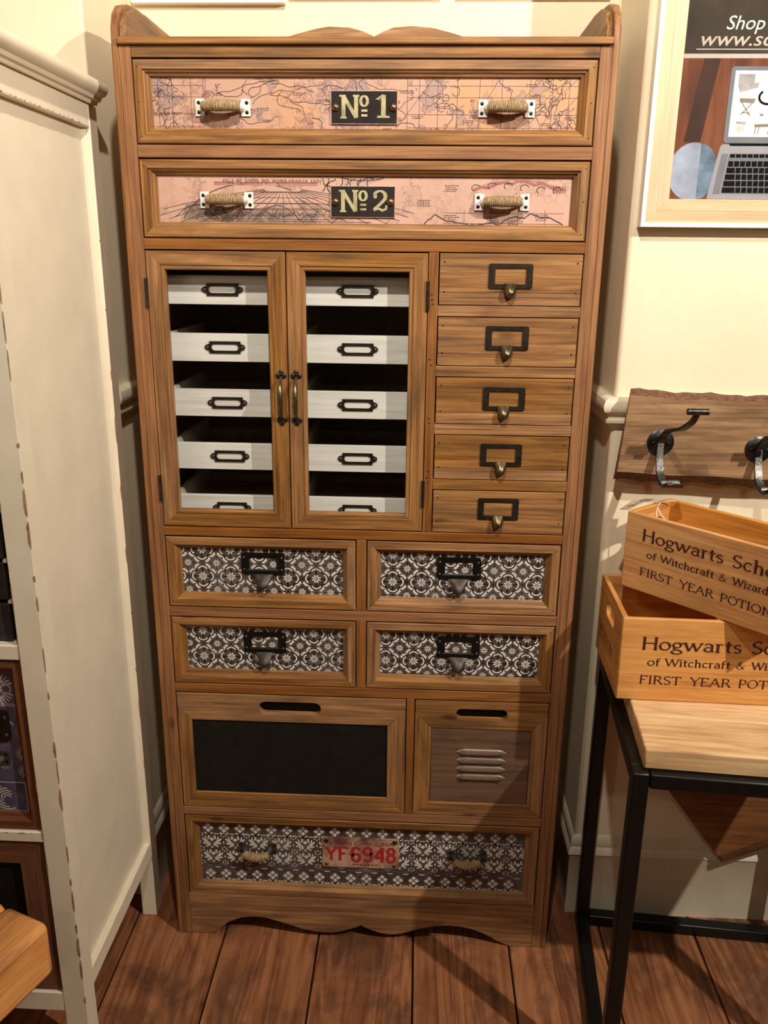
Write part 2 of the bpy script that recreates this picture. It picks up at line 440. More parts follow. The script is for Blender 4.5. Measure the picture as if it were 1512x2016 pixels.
def lettering(mb, txt, x0, x1, zb, cap, m, y, thick=.15, thin=.06, serif=.1, T=None):
    W = sum(GL[c][0] if c != ' ' else .4 for c in txt)
    sx = (x1-x0)/W; cx = x0
    for c in txt:
        if c == ' ': cx += .4*sx; continue
        wd, strokes, ser = GL[c]
        def wf(dx, dz, t):
            k = abs(dz)
            if dx*dz > 0 and .3 < k < .98: k *= .45
            return (thin+(thick-thin)*k**1.5)*cap
        for st in strokes:
            pts = [(cx+p[0]*sx, zb+p[1]*cap) for p in st]
            mb.ribbon(pts, 0, m, y, T, wfun=wf)
            y -= 2e-6
        if serif:
            for (px, pz) in ser:
                mb.ribbon([(cx+px*sx-serif*cap*1.15, zb+pz*cap), (cx+px*sx+serif*cap*1.15, zb+pz*cap)], thin*cap, m, y-1e-5, T)
        cx += wd*sx
def font_mesh(mb, txt, x, z, size, m, y, shear=0, T=None, rot=0, width=None):
    cu = bpy.data.curves.new('text', 'FONT'); cu.body = txt; cu.size = size; cu.shear = shear; cu.resolution_u = 3
    o = bpy.data.objects.new('text', cu); COL.objects.link(o)
    me = bpy.data.meshes.new_from_object(o.evaluated_get(bpy.context.evaluated_depsgraph_get()))
    k = 1
    if width and len(me.vertices):
        k = width/max(v.co.x for v in me.vertices)
    c, s_ = math.cos(rot), math.sin(rot)
    vs = []
    for v in me.vertices:
        a, b = v.co.x*k, v.co.y
        p = (x+a*c-b*s_, z+a*s_+b*c)
        if T: p = T(*p)
        vs.append((p[0], y, p[1]))
    mb.add(vs, [list(p.vertices) for p in me.polygons], m)
    bpy.data.objects.remove(o); bpy.data.curves.remove(cu); bpy.data.meshes.remove(me)

# ================================================================== SETTING
YB, YW, XR, XL, ZC = .40, .13, .975, -.096, 3.0
X0, X1, Y0 = -2.6, 3.3, -4.3
def st(mb, name, **k): return mb.build(name, kind='structure', **k)
b = MB(); b.box(XL-.02, XR+.02, YB, YB+.1, 0, ZC, M_wall); st(b, 'wall_back')
b = MB(); b.box(X0, XL, YW, YB, 0, ZC, M_wall); st(b, 'wall_left', bevel=.006)
b = MB(); b.box(XR, X1, YW, YB, 0, ZC, M_wall); st(b, 'wall_right', bevel=.008)
M_rear = plain('shop_rear_wall', (104, 90, 72), .8, 0, .7, 1.4)
b = MB(); b.box(X0-.1, X0, Y0, YB, 0, ZC, M_rear); st(b, 'wall_far_left')
b = MB(); b.box(X1, X1+.1, Y0, YB, 0, ZC, M_rear); st(b, 'wall_far_right')
b = MB(); b.box(X0, X1, Y0-.1, Y0, 0, ZC, M_rear); st(b, 'wall_front')
b = MB(); b.box(X0, X1, Y0, YB, ZC, ZC+.1, plain('ceiling_paint', (120, 108, 92), .8, 0, .03, 4)); st(b, 'ceiling')
# floor : subfloor plus single planks
def floorwood():
    s = NT('old_pine_floor'); c = s.coord()
    g1 = s.noise(s.mapping(c, (70, 2.2, 10)), 1, 5, .62, .3)
    g2 = s.noise(s.mapping(c, (9, .8, 4)), 1, 3, .5, 1.0)
    ring = s.math('MULTIPLY', s.math('SINE', s.math('MULTIPLY', g2, 60.0)), .10)
    v = s.math('ADD', s.math('ADD', s.math('MULTIPLY', g1, .7), ring), s.math('MULTIPLY', g2, .3))
    col = s.ramp(v, [(.28, (116, 68, 42)), (.5, (152, 97, 64)), (.72, (178, 122, 84))])
    st_ = s.noise(s.mapping(c, (7, 4.5, 4)), 1, 6, .65, .5)
    col = s.mix(s.math('MULTIPLY', s.ramp(st_, [(.48, (0, 0, 0)), (.66, (255, 255, 255))]), .8), col, lin((66, 48, 40)))
    sc = s.noise(s.mapping(c, (22, 8, 8)), 1, 6, .7, .4)
    col = s.mix(s.math('MULTIPLY', s.ramp(sc, [(.62, (0, 0, 0)), (.72, (255, 255, 255))]), .5), col, lin((176, 138, 104)))
    vo = s.new('ShaderNodeTexVoronoi'); vo.inputs['Scale'].default_value = 1
    s.link(s.mapping(c, (8, 3.4, 5)), vo.inputs['Vector'])
    kd = s.math('ADD', vo.outputs['Distance'], s.math('MULTIPLY', s.math('SUBTRACT', g2, .5), .15))
    col = s.mix(s.math('MULTIPLY', s.ramp(kd, [(.0, (255, 255, 255)), (.05, (180, 180, 180)), (.11, (0, 0, 0))]), .7), col, lin((52, 28, 24)))
    s.link(col, s.b.inputs['Base Color']); s.b.inputs['Roughness'].default_value = .42
    s.b.inputs['Specular IOR Level'].default_value = .4
    s.bump(g1, .3, .001); return s.m
M_floor = floorwood()
b = MB(); b.box(X0, X1, Y0, YB+.1, -.06, -.022, M_black); floor = st(b, 'floor')
x = .115-.232*12; i = 0
seams = {}
while x < X1:
    a = max(x, X0); c = min(x+.232, X1)
    if c-a > .02:
        dz = random.uniform(-.0012, 0)
        pb = MB(); pb.box(a+.002, c-.002, Y0, YB, -.022, dz, M_floor)
        pb.build('floor_plank', floor, bevel=.0018)
    x += .232
# mouldings
def sweep_corner(mb, prof, xs, ys, side, ybk, xend, m):
    """profile prof [(out, z)] ; runs along breast front (y=ys-out) from xend to corner xs, then back along the alcove side.
       side=+1: breast to the right of the alcove (side face looks -x)"""
    n = len(prof); vs = []
    for (o_, z) in prof: vs.append((xend, ys-o_, z))
    for (o_, z) in prof: vs.append((xs-side*o_, ys-o_, z))
    for (o_, z) in prof: vs.append((xs-side*o_, ybk, z))
    fs = []
    for k in range(2):
        for i in range(n-1):
            fs.append((k*n+i, k*n+i+1, (k+1)*n+i+1, (k+1)*n+i))
    mb.add(vs, fs, m)
sk = [(0, .228), (.006, .222), (.009, .205), (.006, .196), (.012, .188), (.014, .178), (.010, .172), (.010, .0)]
da = [(0, 1.322), (.012, 1.322), (.022, 1.316), (.026, 1.305), (.024, 1.294), (.016, 1.286), (.012, 1.284), (.012, 1.277), (.016, 1.274), (.016, 1.268), (.010, 1.262), (.006, 1.256), (0, 1.252)]
b = MB(); sweep_corner(b, sk, XR, YW, 1, YB, X1, M_trim); st(b, 'baseboard_right')
b = MB(); sweep_corner(b, sk, XL, YW, -1, YB, X0, M_trim); st(b, 'baseboard_left')
b = MB(); sweep_corner(b, da, XR, YW, 1, YB, X1, M_trim); st(b, 'trim_1')
b = MB(); sweep_corner(b, da, XL, YW, -1, YB, X0, M_trim); st(b, 'trim_2')
b = MB(); b.box(XL, XR, YB-.012, YB, 0, .2, M_trim); st(b, 'baseboard_back', bevel=.002)

# ================================================================== CABINET
CAB = thing('storage_cabinet', 'tall pine cabinet of many mixed drawers with two glass doors, standing in the alcove', 'cabinet')
DEP = .385
def piece(name, x0, x1, y0, y1, z0, z1, m, bev=.0012, parent=CAB, nails=()):
    mb = MB(); mb.box(x0, x1, y0, y1, z0, z1, m)
    o = mb.build(name, parent, bevel=bev)
    return o
# side panels with ears
ear = [(0, 0), (0, 1.955), (.002, 1.985), (.012, 2.008), (.035, 2.026), (.075, 2.038), (.14, 2.044), (DEP, 2.046), (DEP, 0)]
for xa, xb in ((0, .0125), (.8875, .90)):
    mb = MB(); mb.prism(ear, 0, xa, xb, cabo('z')); mb.build('side_panel', CAB, bevel=.002)
# ear cheeks (thicker upper end)
for xa, xb in ((.0127, .024), (.876, .8873)):
    mb = MB(); mb.prism([(.012, 1.9678), (.014, 1.99), (.03, 2.014), (.075, 2.03), (.14, 2.036), (DEP-.02, 2.038), (DEP-.02, 1.9678)], 0, xa, xb, cab('y')); mb.build('ear_cheek', CAB, bevel=.0015)
for xa, xb in ((.0127, .0338), (.8662, .8873)):
    piece('stile', xa, xb, 0, .02, .0, 1.9553, cabo('z'))
piece('top_board', .0127, .8873, -.008, DEP, 1.9555, 1.9675, cab('x'), .0025)
RX0, RX1 = .0340, .8660
piece('rail', RX0, RX1, 0, .02, 1.9355, 1.9553, cab('x'))
for a, c in ((1.7697, 1.7915), (1.6080, 1.6281), (1.0337, 1.0533), (.8492, .8712), (.6653, .6872), (.3433, .3650)):
    piece('rail', RX0, RX1, .0, .02, a, c, cabo('x'))
# shelves behind the rails (dark inside)
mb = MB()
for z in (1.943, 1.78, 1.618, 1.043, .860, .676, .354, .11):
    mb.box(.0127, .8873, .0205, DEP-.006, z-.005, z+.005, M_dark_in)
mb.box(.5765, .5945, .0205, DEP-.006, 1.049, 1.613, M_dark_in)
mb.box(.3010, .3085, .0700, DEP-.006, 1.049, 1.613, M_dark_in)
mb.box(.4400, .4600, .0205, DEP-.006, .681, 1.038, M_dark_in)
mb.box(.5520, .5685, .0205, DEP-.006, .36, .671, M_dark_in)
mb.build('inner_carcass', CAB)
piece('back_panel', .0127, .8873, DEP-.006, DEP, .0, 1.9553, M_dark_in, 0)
piece('divider', .5762, .5947, 0, .02, 1.0535, 1.6078, cabo('z'))
mb = MB()
for (xx, zz) in ((.583, 1.530), (.584, 1.521), (.586, 1.513), (.582, 1.408), (.585, 1.397), (.583, 1.292), (.584, 1.283), (.585, 1.183), (.582, 1.170), (.584, 1.160)):
    mb.ell(xx, zz, .0026, .0011, M_black, -.0003, seg=8)
mb.build('nail_marks', CAB, kind='stuff')
piece('divider', .4397, .4603, 0, .02, .8714, 1.0335, cabo('z'))
piece('divider', .4397, .4603, 0, .02, .6874, .8490, cabo('z'))
piece('divider', .5517, .5688, 0, .02, .3652, .6651, cabo('z'))
SR = [1.4905, 1.5110, 1.3755, 1.3960, 1.2605, 1.2812, 1.1460, 1.1675]
for k in range(4):
    piece('rail', .5949, RX1, 0, .02, SR[2*k], SR[2*k+1], cab('x'))
# plinth with scalloped bottom
pl = [(.0340, .1185), (.0340, 0), (.082, 0), (.10, .012), (.128, .037), (.155, .050), (.185, .0555), (.215, .0545), (.245, .046), (.275, .036), (.31, .024), (.345, .0175), (.375, .0165), (.40, .0205), (.425, .030), (.445, .039), (.451, .043),
      (.457, .039), (.475, .030), (.50, .0215), (.525, .0185), (.55, .023), (.59, .038), (.625, .0485), (.661, .053), (.69, .0515), (.72, .045), (.75, .033), (.785, .012), (.812, 0), (.8660, 0), (.8660, .1185)]
mb = MB(); mb.prism(pl, 1, 0, .02, cab('x')); mb.build('plinth', CAB, bevel=.001)
# scalloped back board above the top
sb = [(.025, 1.968), (.025, 2.030), (.22, 2.040), (.286, 2.058), (.325, 2.067), (.352, 2.071), (.397, 2.069), (.428, 2.061), (.449, 2.052), (.468, 2.061), (.49, 2.069), (.529, 2.072), (.573, 2.069), (.62, 2.058), (.68, 2.040), (.875, 2.030), (.875, 1.968)]
mb = MB(); mb.prism(sb, 1, DEP-.018, DEP, cab('x')); mb.build('scalloped_board', CAB, bevel=.001)

PROF = [(.0, .018), (.0, .0015), (.0012, .0), (.0150, .0), (.0162, .0035), (.0195, .0050), (.0205, .0085), (.0250, .0110), (.0262, .0150), (.0285, .0170), (.0285, .022)]
PROF2 = [(.0, .018), (.0, .0015), (.0012, .0), (.0165, .0), (.0175, .0030), (.0205, .0050), (.0215, .0085), (.0255, .0105), (.0270, .0140), (.0290, .0160), (.0290, .021)]
def mitre(parent, x0, x1, z0, z1, prof, matf=cab, nm=('frame_rail', 'frame_stile'), wtop=None, nails=0):
    """four mitred pieces; prof [(inset, y)]"""
    top = wtop or 1.0
    for side in range(4):
        mb = MB(); vs = []; n = len(prof)
        for d, y in prof:
            dt = d*top
            if side == 0: vs += [(x0+d, y, z1-dt), (x1-d, y, z1-dt)]
            if side == 1: vs += [(x0+d, y, z0+d), (x1-d, y, z0+d)]
            if side == 2: vs += [(x0+d, y, z0+d), (x0+d, y, z1-dt)]
            if side == 3: vs += [(x1-d, y, z0+d), (x1-d, y, z1-dt)]
        fs = [(2*i, 2*i+1, 2*i+3, 2*i+2) for i in range(n-1)]
        fs.append((2*n-2, 2*n-1, 1, 0))
        fs.append([2*i for i in range(n)]); fs.append([2*i+1 for i in range(n-1, -1, -1)])
        mb.add(vs, fs, matf('x' if side < 2 else 'z'))
        if nails and side >= 2:
            xx = x0+.007 if side == 2 else x1-.007
            for zz in [z0+.012+(z1-z0-.024)*k/(nails-1) for k in range(nails)]:
                mb.ell(xx, zz, .0011, .0013, M_black, -.0003, seg=6)
        mb.build(nm[0] if side < 2 else nm[1], parent, smooth=False)
def drawer_body(x0, x1, z0, z1, name='drawer', y0=.021, fill=True):
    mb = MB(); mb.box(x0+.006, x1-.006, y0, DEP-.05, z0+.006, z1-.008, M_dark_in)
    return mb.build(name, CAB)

def rope_handle(parent, cx, cz, yp, m_foot, wid=.101, drop=0.0):
    """mounting plates at both ends, rope-wrapped grip bowing out"""
    for sgn in (-1, 1):
        xc = cx+sgn*(wid/2-.0085)
        mb = MB(); mb.box(xc-.0085, xc+.0085, yp-.0032, yp, cz-.0145, cz+.0145, m_foot)
        # arm that bends out to the grip
        xi = cx+sgn*(wid/2-.021)
        mb.tube([(xc-sgn*.0075, yp-.002, cz-drop*.2), (xc-sgn*.0095, yp-.010, cz-drop*.6), (xi, yp-.018, cz-drop)], [.0075, .0070, .006], m_foot, 10)
        for dz in (-.008, .008):
            mb.dome((xc+sgn*.0022, yp-.0031, cz+dz), .0036, .0012, M_screwdark, 12)
        mb.build('mounting_plate', parent, bevel=.0008)
    mb = MB(); n = 84; L = wid-.036; path = []; rad = []
    for i in range(n+1):
        t = i/n; s_ = 2*t-1
        path.append((cx-L/2+L*t, yp-.018-.009*(1-s_*s_), cz-drop*(1.0+.25*(1-s_*s_))))
        rad.append((.0086+.0012*(1-s_*s_))*(1+.055*math.sin(t*2*math.pi*19))*(1+.05*math.sin(i*12.9)*math.sin(i*3.7)))
    mb.tube(path, rad, M_jute, 14); mb.build('rope_grip', parent)

# --- map drawers
def coast(x0, z0, x1, z1, amp, n, seed):
    rnd = random.Random(seed); pts = []
    for i in range(n+1):
        t = i/n
        pts.append((x0+(x1-x0)*t+amp*rnd.uniform(-1, 1)*.5, z0+(z1-z0)*t+amp*rnd.uniform(-1, 1)))
    return pts
def clip(pts, xa, xb, za, zb):
    return [(min(max(p[0], xa), xb), min(max(p[1], za), zb)) for p in pts]
def inside(p, bx): return bx[0] < p[0] < bx[1] and bx[2] < p[1] < bx[3]
def line_in(mb, pts, wd, m, y, bx):
    seg = []
    for p in pts+[None]:
        if p is not None and inside(p, bx): seg.append(p)
        else:
            if len(seg) > 1: mb.ribbon(seg, wd, m, y)
            seg = []
def washmat():
    s = NT('map_land_wash'); c = s.coord(False); n = s.noise(c, 26, 6, .65, .6)
    s.link(s.ramp(n, [(.40, (194, 156, 138)), (.50, (158, 132, 114)), (.60, (108, 98, 96)), (.68, (178, 140, 100))]), s.b.inputs['Base Color'])
    s.b.inputs['Roughness'].default_value = .55; return s.m
M_mapwash = washmat()
def scribble(mb, x, z, w_, h, rows, rnd, y, m):
    for r in range(rows):
        zz = z-h*r; xx = x+rnd.uniform(0, .004)
        while xx < x+w_*rnd.uniform(.7, 1):
            l = rnd.uniform(.0012, .0045)
            mb.ribbon([(xx, zz+rnd.uniform(-.0003, .0003)), (xx+l, zz)], .0011, m, y); xx += l+.0013

def map_drawer(z0, z1, which):
    x0, x1 = .0362, .8638
    d = drawer_body(x0, x1, z0, z1)
    d['label'] = 'wide drawer with an old map front and plate reading No %d' % which
    mitre(d, x0, x1, z0, z1, PROF, nails=3)
    a, c, e, g = x0+.027, x1-.027, z0+.027, z1-.027
    mb = MB(); mb.box(a, c, .0165, .0205, e, g, M_map1 if which == 1 else M_map2)
    y = .0164; bx = (a, c, e, g); rnd = random.Random(which*5)
    if which == 1:
        # longitude / latitude grid on both ends
        for xx in (.075, .10, .135, .158, .162, .53, .552, .585, .62, .66, .70, .75, .79, .82): line_in(mb, [(xx, e), (xx, g)], .0007, M_ink, y, (a, c, e-.001, g+.001))
        for zz in (1.824, 1.846, 1.874, 1.893):
            mb.ribbon([(a, zz), (.158, zz)], .0007, M_ink, y); mb.ribbon([(.53, zz), (c, zz)], .0007, M_ink, y)
        for k in range(7):
            t = rnd.uniform(.5, .8); mb.ribbon([(t, e), (t+rnd.uniform(.04, .1), g)], .0006, M_ink, y-.00001)
        # river lines in the middle
        for k in range(30):
            p = [rnd.uniform(.2, .53), rnd.uniform(e, g)]; an = rnd.uniform(0, 6.3); pts = []
            for q in range(16):
                pts.append(tuple(p)); an += rnd.uniform(-.6, .6); p[0] += .006*math.cos(an); p[1] += .0035*math.sin(an)
            line_in(mb, pts, .0009, M_ink if k % 2 else M_inkd, y-.00002-k*1e-6, bx)
        for k in range(52):
            cx_, w_ = ((.088, .02), (.61, .022), (.76, .05), (.80, .03))[k % 4]
            p = [cx_+rnd.uniform(-w_, w_), rnd.uniform(e, g)]; an = rnd.uniform(0, 6.3); pts = []
            for q in range(20):
                pts.append(tuple(p)); an += rnd.uniform(-1.2, 1.2); p[0] += .0024*math.cos(an); p[1] += .0024*math.sin(an)
            line_in(mb, pts, .0008, M_inkd, y-.0001-k*1e-6, bx)
        for k in range(34):
            scribble(mb, rnd.uniform(a+.01, .82), rnd.uniform(e+.008, g-.005), rnd.uniform(.012, .03), .003, 2, rnd, y-.0002, M_ink)
        font_mesh(mb, 'OLD  OF  SEA', .555, 1.8205, .0055, M_ink, y-.0003)
    else:
        # globe net: fan of meridians and arcs
        cx_, cz_ = .300, 1.7215
        mb.poly(clip([(.10, e), (.115, 1.69), (.16, 1.70), (.20, 1.69), (.25, 1.683), (.33, 1.70), (.38, 1.69), (.41, e)], a, c, e, g), M_mapwash, y)
        for k in range(-9, 10):
            an = R(k*9.6)
            pts = [(cx_+1.9*math.sin(an)*t*.11*(1+abs(k)*.02), cz_-.075*t*math.cos(an*.8)-.004*t*t*abs(k)*.5) for t in [(q+2)/14 for q in range(13)]]
            line_in(mb, pts, .0008, M_inkd, y-.00004, bx)
        for k in range(1, 8):
            line_in(mb, [(cx_+(.02+.024*k)*math.cos(R(t))*1.0, cz_+.002-.0105*k+.008*abs(math.cos(R(t)))*0) for t in range(180, 361, 12)], .0008, M_ink, y-.00005, bx)
            mb.ribbon([(max(a+.005, cx_-.02-.026*k), cz_-.0095*k), (cx_+.02+.016*k, cz_-.0095*k)], .0007, M_ink, y-.00006)
        line_in(mb, arc(.245, 1.640, .14, .088, 178, 60, 26), .0014, M_ink, y-.00007, bx)
        line_in(mb, [(.095+.0135*k, 1.668+.0215*math.sin(k*.55)) for k in range(24)], .001, M_inkd, y-.00008, bx)
        for k in range(5):
            line_in(mb, coast(.13+.05*k, 1.668, .19+.05*k, 1.678, .006, 12, k), .0012, M_inkd, y-.0001, bx)
        mb.ribbon([(.17, 1.7285), (.365, 1.7285)], .0030, M_inkred, y-.0001)
        mb.ribbon([(.17, 1.7250), (.365, 1.7250)], .0020, M_inkblue, y-.0001)
        for k in range(9): mb.box(.262+.0032*k, .264+.0032*k, y-.0002, y-.0001, 1.7235, 1.7275, M_map2)
        font_mesh(mb, 'ion vniverselle de tout le Mo', .372, g-.0050, .0125, M_ink, y-.0002, rot=math.pi, width=.185)
        # cartouche curls next to the plate and compass
        for k in range(9):
            p = [.375+k*.012, g-.003]; an = rnd.uniform(3.6, 5.8); pts = []
            for q in range(12):
                pts.append(tuple(p)); an += rnd.uniform(-.7, .9); p[0] += .0035*math.cos(an); p[1] += .0030*math.sin(an)
            line_in(mb, pts, .0013, M_inkd, y-.0002, bx)
        line_in(mb, arc(.45, g+.006, .05, .012, 180, 360, 14), .001, M_inkd, y-.0003, bx)
        # red garland upper right
        gp = [(.655+.014*k, 1.7175+.0155*math.sin(math.pi*k/12)) for k in range(13)]
        mb.ribbon(clip([(p[0], p[1]+.003*math.sin(i*2.2)) for i, p in enumerate(gp)], a, c, e, g-.004), .0052, M_inkred, y-.0001)
        line_in(mb, [(p[0], p[1]+.004+.0022*math.sin(i*3.1)) for i, p in enumerate(gp)], .0022, M_inkblue, y-.0002, bx)
        for k in range(6):
            line_in(mb, arc(.66+.03*k, 1.722+.004*math.sin(k), .008, .006, 20, 230, 8), .001, M_inkd, y-.0003, bx)
        # mountain coast at bottom right
        mt = [(.565, e+.001), (.585, 1.6755), (.605, 1.664), (.64, 1.659), (.665, 1.6565), (.69, 1.662), (.705, 1.6585), (.72, 1.668), (.735, 1.673), (.75, 1.6695), (.765, 1.678), (.785, 1.672), (.80, 1.671), (.815, 1.664), (.826, e+.001)]
        fine = []
        for i in range(len(mt)-1):
            for q in range(5):
                t = q/5; fine.append((mt[i][0]*(1-t)+mt[i+1][0]*t, mt[i][1]*(1-t)+mt[i+1][1]*t+rnd.uniform(-.0012, .0012)))
        line_in(mb, fine, .0014, M_inkd, y-.0003, (a, c, e-.002, g))
        for zz in (1.6600, 1.6785): mb.ribbon([(.60, zz), (.825, zz)], .0006, M_ink, y-.00012)
        for xx in (.64, .69, .74, .79): mb.ribbon([(xx, e+.001), (xx, 1.685)], .0006, M_ink, y-.00012)
        for k in range(8):
            scribble(mb, (.60, .68, .77, .60, .44, .55, .72, .80)[k], (1.674, 1.672, 1.676, 1.726, 1.66, 1.70, 1.665, 1.725)[k], .028, .0032, 4, rnd, y-.0002, M_ink)
    mb.build('map_panel', d, smooth=False)
    # number plate
    pz0, pz1 = (1.8295, 1.8845) if which == 1 else (1.6690, 1.7240)
    px0, px1 = .3915, .5125
    if which == 2: px0, px1 = .3900, .5105
    mb = MB(); mb.box(px0, px1, .0125, .0155, pz0, pz1, M_edge); mb.box(px0+.0010, px1-.0008, .0118, .0126, pz0+.0010, pz1-.0008, M_platebl)
    y = .01165; zb = pz0+.0105; cp = .036
    lettering(mb, 'N', px0+.016, px0+.053, zb, cp, M_platelt, y, thick=.20, thin=.085, serif=.14)
    mb.ribbon(arc(px0+.0605, zb+.0275, .0062, .0082, 0, 360, 20), 0, M_platelt, y-.00004, wfun=lambda a_, b_, t: .0022+.0032*abs(b_))
    for q in (.0098, .0018): mb.box(px0+.0555, px0+.0665, y-.0002, y, zb+q, zb+q+.0038, M_platelt)
    if which == 1:
        lettering(mb, '1', px0+.079, px0+.110, zb+.0015, cp, M_platelt, y-.0001, thick=.23, thin=.09, serif=.27)
    else:
        mb.ribbon(arc(px0+.092, zb+.0265, .0105, .0095, 165, -50, 16)+[(px0+.088, zb+.009), (px0+.081, zb+.0035)], 0, M_platelt, y-.0001, wfun=lambda a_, b_, t: .0028+.0042*abs(b_))
        mb.ribbon([(px0+.0805, zb+.0025), (px0+.089, zb+.0055), (px0+.097, zb+.002), (px0+.1035, zb+.0045), (px0+.1045, zb+.0110)], .0042, M_platelt, y-.00015)
        mb.ell(px0+.0835, zb+.0265, .0038, .0038, M_platelt, y-.0002)
    mb.build('number_plate', d, smooth=False)
    for xx in (px0+.0085, px1-.0075 if which == 1 else px1-.0085):
        mb = MB(); mb.dome((xx, .0120, (pz0+pz1)/2), .0074, .0064, M_bronzel, 18); mb.build('screw', d)
    for cx_ in (.1935, .709):
        rope_handle(d, cx_, 1.8560 if which == 1 else 1.6975, .0162, M_whitemetal)
map_drawer(1.7935, 1.9325, 1)
map_drawer(1.6300, 1.7668, 2)

# --- glass doors
DPROF = [(.0, .020), (.0, .0015), (.0015, .0), (.0255, .0), (.0262, .0022), (.0275, .0022), (.0285, .0008), (.0330, .0008), (.0350, .0035), (.0350, .016)]
def handle_mesh():
    mb = MB()
    for sg in (1, -1):
        zc = .0455*sg
        for ax_, az in ((-.0058, -.0015*sg), (.0058, -.0015*sg), (0, .0050*sg)):
            mb.lathe([(.0052, 0), (.0052, -.0018), (.0040, -.0030), (.001, -.0034)], (ax_, 0, zc+az), 1, M_bronze, 14)
        mb.dome((0, -.0025, zc+.001*sg), .0032, .0022, M_blackmetal, 10)
    mb.build('h')
    path = []; rad = []
    for i in range(25):
        t = i/24; s_ = 2*t-1
        path.append((0, -.003-.021*(1-abs(s_)**2.6), .041*s_)); rad.append(.0026+.0032*max(0, 1-(s_*1.25)**2)**.7)
    mb2 = MB(); mb2.v, mb2.f, mb2.mi, mb2.mats = mb.v, mb.f, mb.mi, mb.mats
    mb2.tube(path, rad, M_brass, 12)
    for i in (8, 16): mb2.lathe([(.0040, -.0008), (.0062, 0), (.0040, .0008)], path[i], 2, M_brass, 12)
    return mb2
_h = handle_mesh()
bpy.data.objects.remove(bpy.data.objects['h'])
def door(x0, x1, hinge_x, hx, lab):
    z0, z1 = 1.0552, 1.6056
    d = empty('door', CAB); d['label'] = lab
    mitre(d, x0, x1, z0, z1, DPROF)
    mb = MB(); mb.box(x0+.033, x1-.033, .0105, .0128, z0+.033, z1-.033, M_glass); mb.build('glass_pane', d, smooth=False)
    h = _h.build('handle', d, loc=(hx, -.0005, 1.3285))
    for zc in (1.528, 1.137):
        mb = MB(); mb.lathe([(.0035, -.027), (.0035, .027)], (hinge_x, -.0025, zc), 2, M_bronze, 10)
        for q in (-.009, .009): mb.lathe([(.0038, q-.0006), (.0038, q+.0006)], (hinge_x, -.0025, zc), 2, M_black, 10)
        mb.build('hinge', d)
    return d
door(.0352, .3028, .0340, .2905, 'left glazed door showing white trays behind')
door(.3052, .5748, .5756, .3205, 'right glazed door showing white trays behind')

M_trayin = plain('tray_inside', (150, 128, 104), .8)
# --- white trays with label holders
def cardframe():
    mb = MB()
    w_, h_ = .0315, .0118
    out = [(w_, -h_), (w_, -.0062)]+arc(w_+.001, 0, .0085, .0062, -90, 90, 8)+[(w_, h_), (-w_, h_), (-w_, .0062)]+arc(-w_-.001, 0, .0085, .0062, 90, 270, 8)+[(-w_, -h_)]
    inn = rrect(-.0275, .0275, -.0066, .0066, .0064, 5)
    mb.holed(out, inn, -.0028, 0, M_bronze)
    for sg in (-1, 1): mb.dome((sg*.0355, -.0026, 0), .0028, .0012, M_steel, 10)
    return mb
_cf = cardframe(); cf_mesh = None
for col_, (ta, tb, hc) in enumerate(((.0420, .2960, .1708), (.3130, .5700, .4385))):
    for k in range(5):
        zt = 1.5605-.1123*k; zb_ = zt-.056
        t = empty('tray', CAB, (0, .045, 0))
        mb = MB(); mb.box(ta, tb, 0, .010, zb_, zt, M_white); mb.build('tray_front', t, bevel=.001)
        mb = MB(); mb.box(ta, ta+.009, .0102, .31, zb_, zt-.002, M_whitey); mb.build('tray_side', t)
        mb = MB(); mb.box(tb-.009, tb, .0102, .31, zb_, zt-.002, M_whitey); mb.build('tray_side', t)
        mb = MB(); mb.box(ta+.0092, tb-.0092, .0102, .31, zb_+.002, zb_+.007, M_trayin); mb.box(ta+.0092, tb-.0092, .302, .31, zb_+.007, zt-.03, M_trayin); mb.build('tray_base', t)
        if cf_mesh is None:
            o = _cf.build('label_holder', t, loc=(hc, 0, zt-.027)); cf_mesh = o
        else:
            dup(cf_mesh, t, (hc, 0, zt-.027))
mb = MB()
for (ta, tb) in ((.0420, .2960), (.3130, .5700)):
    for k in range(5):
        zb_ = 1.5605-.1123*k-.056
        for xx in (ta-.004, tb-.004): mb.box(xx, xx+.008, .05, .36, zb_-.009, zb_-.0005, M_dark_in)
mb.build('tray_runners', CAB)

# --- five small plain drawers
def card_pull():
    mb = MB()
    mb.holed(rrect(-.0415, .0415, -.0228, .0228, .004, 4), rrect(-.0290, .0290, -.0145, .0145, .0008, 2), -.0022, 0, M_bronze)
    for sg in (-1, 1): mb.dome((sg*.0355, -.0020, 0), .0019, .0008, M_black, 8)
    # scooped finger knob
    vs = []; fs = []; rows = 12; seg = 18
    for i in range(rows+1):
        t = i/rows
        z = -.0130-.0285*t
        w_ = .0124*math.sqrt(max(0, 1-(t)**3.6)); dp = .0050+.0145*math.sin(min(1, t*1.25)*math.pi/2)*math.sqrt(max(0, 1-t**4))
        if i == 0: dp = .005
        for k in range(seg+1):
            a = math.pi*k/seg
            vs.append((w_*math.cos(a), -.0018-dp*math.sin(a), z))
    for i in range(rows):
        for k in range(seg): fs.append((i*(seg+1)+k, i*(seg+1)+k+1, (i+1)*(seg+1)+k+1, (i+1)*(seg+1)+k))
    fs.append(list(range(seg+1)))
    mb.add(vs, fs, M_brass)
    return mb
_cp = card_pull(); cpo = None
SD = [(1.5124, 1.6062), (1.3974, 1.4890), (1.2826, 1.3740), (1.1690, 1.2590), (1.0548, 1.1445)]
